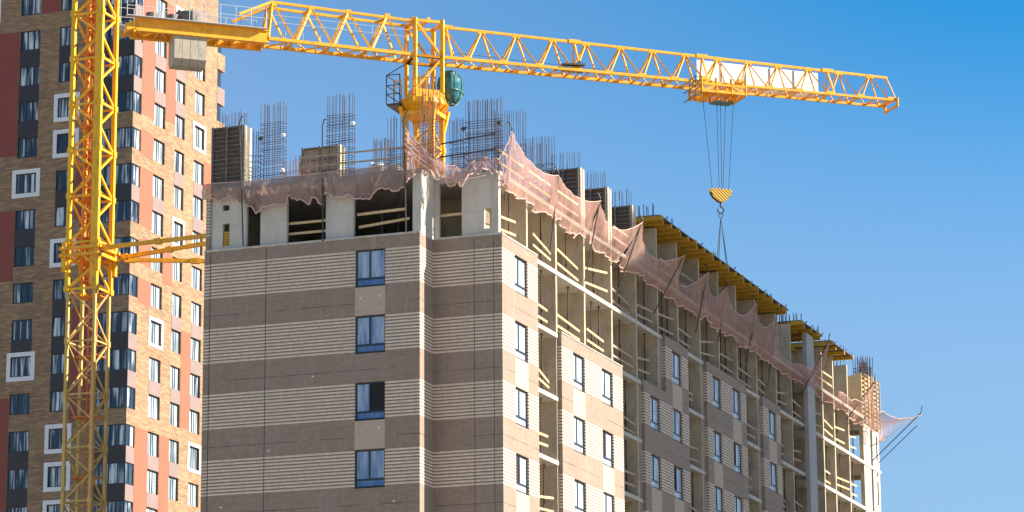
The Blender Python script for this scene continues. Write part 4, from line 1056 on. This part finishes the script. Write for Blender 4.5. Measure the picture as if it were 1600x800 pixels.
# diagonal and roof-storey rails seen through the net
rail((-46.1, 124.7, 36.3), (-46.1, 127.9, 36.3), (0.45, 1.0), 'pair of guard boards over the near corner, behind the pale net', 'timber', (0.045, 0.11))
rail((-46.1, 128.6, 36.3), (-46.1, 131.6, 36.3), (0.45, 1.0), 'pair of guard boards on the roof, right of the corner rebar', 'timber', (0.045, 0.11))
rail((-46.1, 132.6, 36.3), (-46.1, 135.6, 36.3), (0.45, 1.0), 'guard boards on the roof before the first dark formwork pier', 'timber', (0.045, 0.11))
for y0, y1, lab in ((141.0, 143.6, 'before the third dark formwork pier'), (148.6, 151.2, 'at the near end of the long yellow deck'), (152.4, 155.2, 'second under the long yellow deck'), (159.6, 162.4, 'mid way under the long yellow deck'), (163.2, 166.5, 'near the far end of the long yellow deck'), (178.9, 181.7, 'under the short yellow deck'), (182.2, 184.6, 'under the last small yellow deck')):
    rail((-46.1, y0, 36.3), (-46.1, y1, 36.3), (0.6, 1.15), 'guard boards on the roof storey, '+lab, 'timber_old_shade' if y0 < 180 else 'timber', (0.045, 0.10))  # darker boards up to the shadow's far edge, shade in the colour
# front openings: planks
t = rail((-55.72, YB+0.5, 33.3), (-53.62, YB+0.5, 33.3), (0.62, 1.10), 'two level planks across the left front opening', 'timber', (0.045, 0.11))
t = rail((-52.3, YB+0.5, 33.3), (-49.9, YB+0.45, 33.3), (1.22,), 'upper plank across the widest front opening', 'timber', (0.045, 0.12), 0.05, 1)
t = rail((-52.2, YB+0.46, 33.3), (-49.75, YB+0.46, 33.3), (0.62,), 'lower slanting plank across the widest front opening', 'timber', (0.045, 0.12), 0.2, 1)
t = rail((-48.95, YB2+0.5, 33.3), (-47.75, YB2+0.5, 33.3), (1.22,), 'single plank across the small recessed front opening', 'timber', (0.045, 0.12), 0.02, 1)
rail((-55.0, YB+0.3, 36.3), (-49.4, YB+0.3, 36.3), (0.62, 1.08), 'long thin guard rails along the roof edge left of the crane mast', 'timber_old_shade', (0.04, 0.07))
rail((-48.9, YB2+0.3, 36.3), (-46.2, YB2+0.3, 36.3), (0.9, 1.5), 'guard rails on the roof edge right of the crane mast', 'rebar', (0.04, 0.06), 0.12)
for k, (x, y) in enumerate(((-51.3, YB+1.0), (-50.6, YB+1.2))):
    o = copy_tree(prop0); o.location = (x, y, 33.3); o['label'] = ('left' if k == 0 else 'right')+' thin prop inside the widest front opening'
# brick stack in the corner opening, bags on the roof
t = thing('brick_stack', 'small stack of yellow bricks in the narrow slot at the left of the raw front', 'bricks', (-58.63, YB+0.32, 33.55))
f = MB()
for k in range(6): f.box(-58.78+0.02*(k % 2), -58.50, YB+0.25, YB+0.38, 33.56+0.12*k, 33.65+0.12*k)
f.build('bricks', M['hbeam'], t)
def bag(x, y, z, s, lab):
    t = thing('material_bag', lab, 'bag', (x, y, z), 'white bags on the roof')
    vs = []; n = 14; pr = [(0, 0.80), (0.15, 1.0), (0.5, 1.05), (0.85, 0.98), (0.98, 0.7), (1.02, 0.3)]
    rr = random.Random(int(x*100))
    for h, r in pr:
        for k in range(n):
            a = 2*math.pi*k/n; c, s_ = math.cos(a), math.sin(a)
            c = math.copysign(abs(c)**0.5, c); s_ = math.copysign(abs(s_)**0.5, s_); q = r*(1+rr.uniform(-0.05, 0.05))
            vs.append((x+c*q*s*0.5, y+s_*q*s*0.5, z+h*s*0.9))
    f = MB(); f.add(vs, [(j*n+k, j*n+(k+1) % n, (j+1)*n+(k+1) % n, (j+1)*n+k) for j in range(len(pr)-1) for k in range(n)] + [tuple(range(n-1,-1,-1)), tuple(range((len(pr)-1)*n, len(pr)*n))])
    f.build('sack', M['bag'], t, True)
    f = MB()
    for sx in (-0.3, 0.3): f.path([Vector((x+sx*s, y-0.3*s, z+0.9*s)), Vector((x+sx*s*0.8, y-0.1*s, z+1.05*s)), Vector((x+sx*s, y+0.2*s, z+0.9*s))], 0.03, 4)
    f.build('loop', M['bag'], t)
bag(-52.95, 127.0, ROOF+0.9, 0.75, 'left white bulk bag beside the brown formwork box')
bag(-52.15, 127.2, ROOF+0.8, 0.70, 'right white bulk bag beside the low rebar')
t = thing('pallet_stack', 'stack of timber pallets under the white bulk bags', 'pallets', (-52.5, 127.1, ROOF))
f = MB()
for k in range(5):
    z = ROOF+0.01+0.155*k
    for j in range(5): f.box(-53.4+0.36*j, -53.15+0.36*j, 126.6, 127.6, z+0.11, z+0.135)
    for j in range(3): f.box(-53.4, -51.7, 126.6+0.45*j, 126.7+0.45*j, z, z+0.108)
f.build('pallets', M['timber_old_shade'], t)
for k, z in enumerate((39.25, 38.3)):
    pass
S.render.resolution_x = 1024; S.render.resolution_y = 512
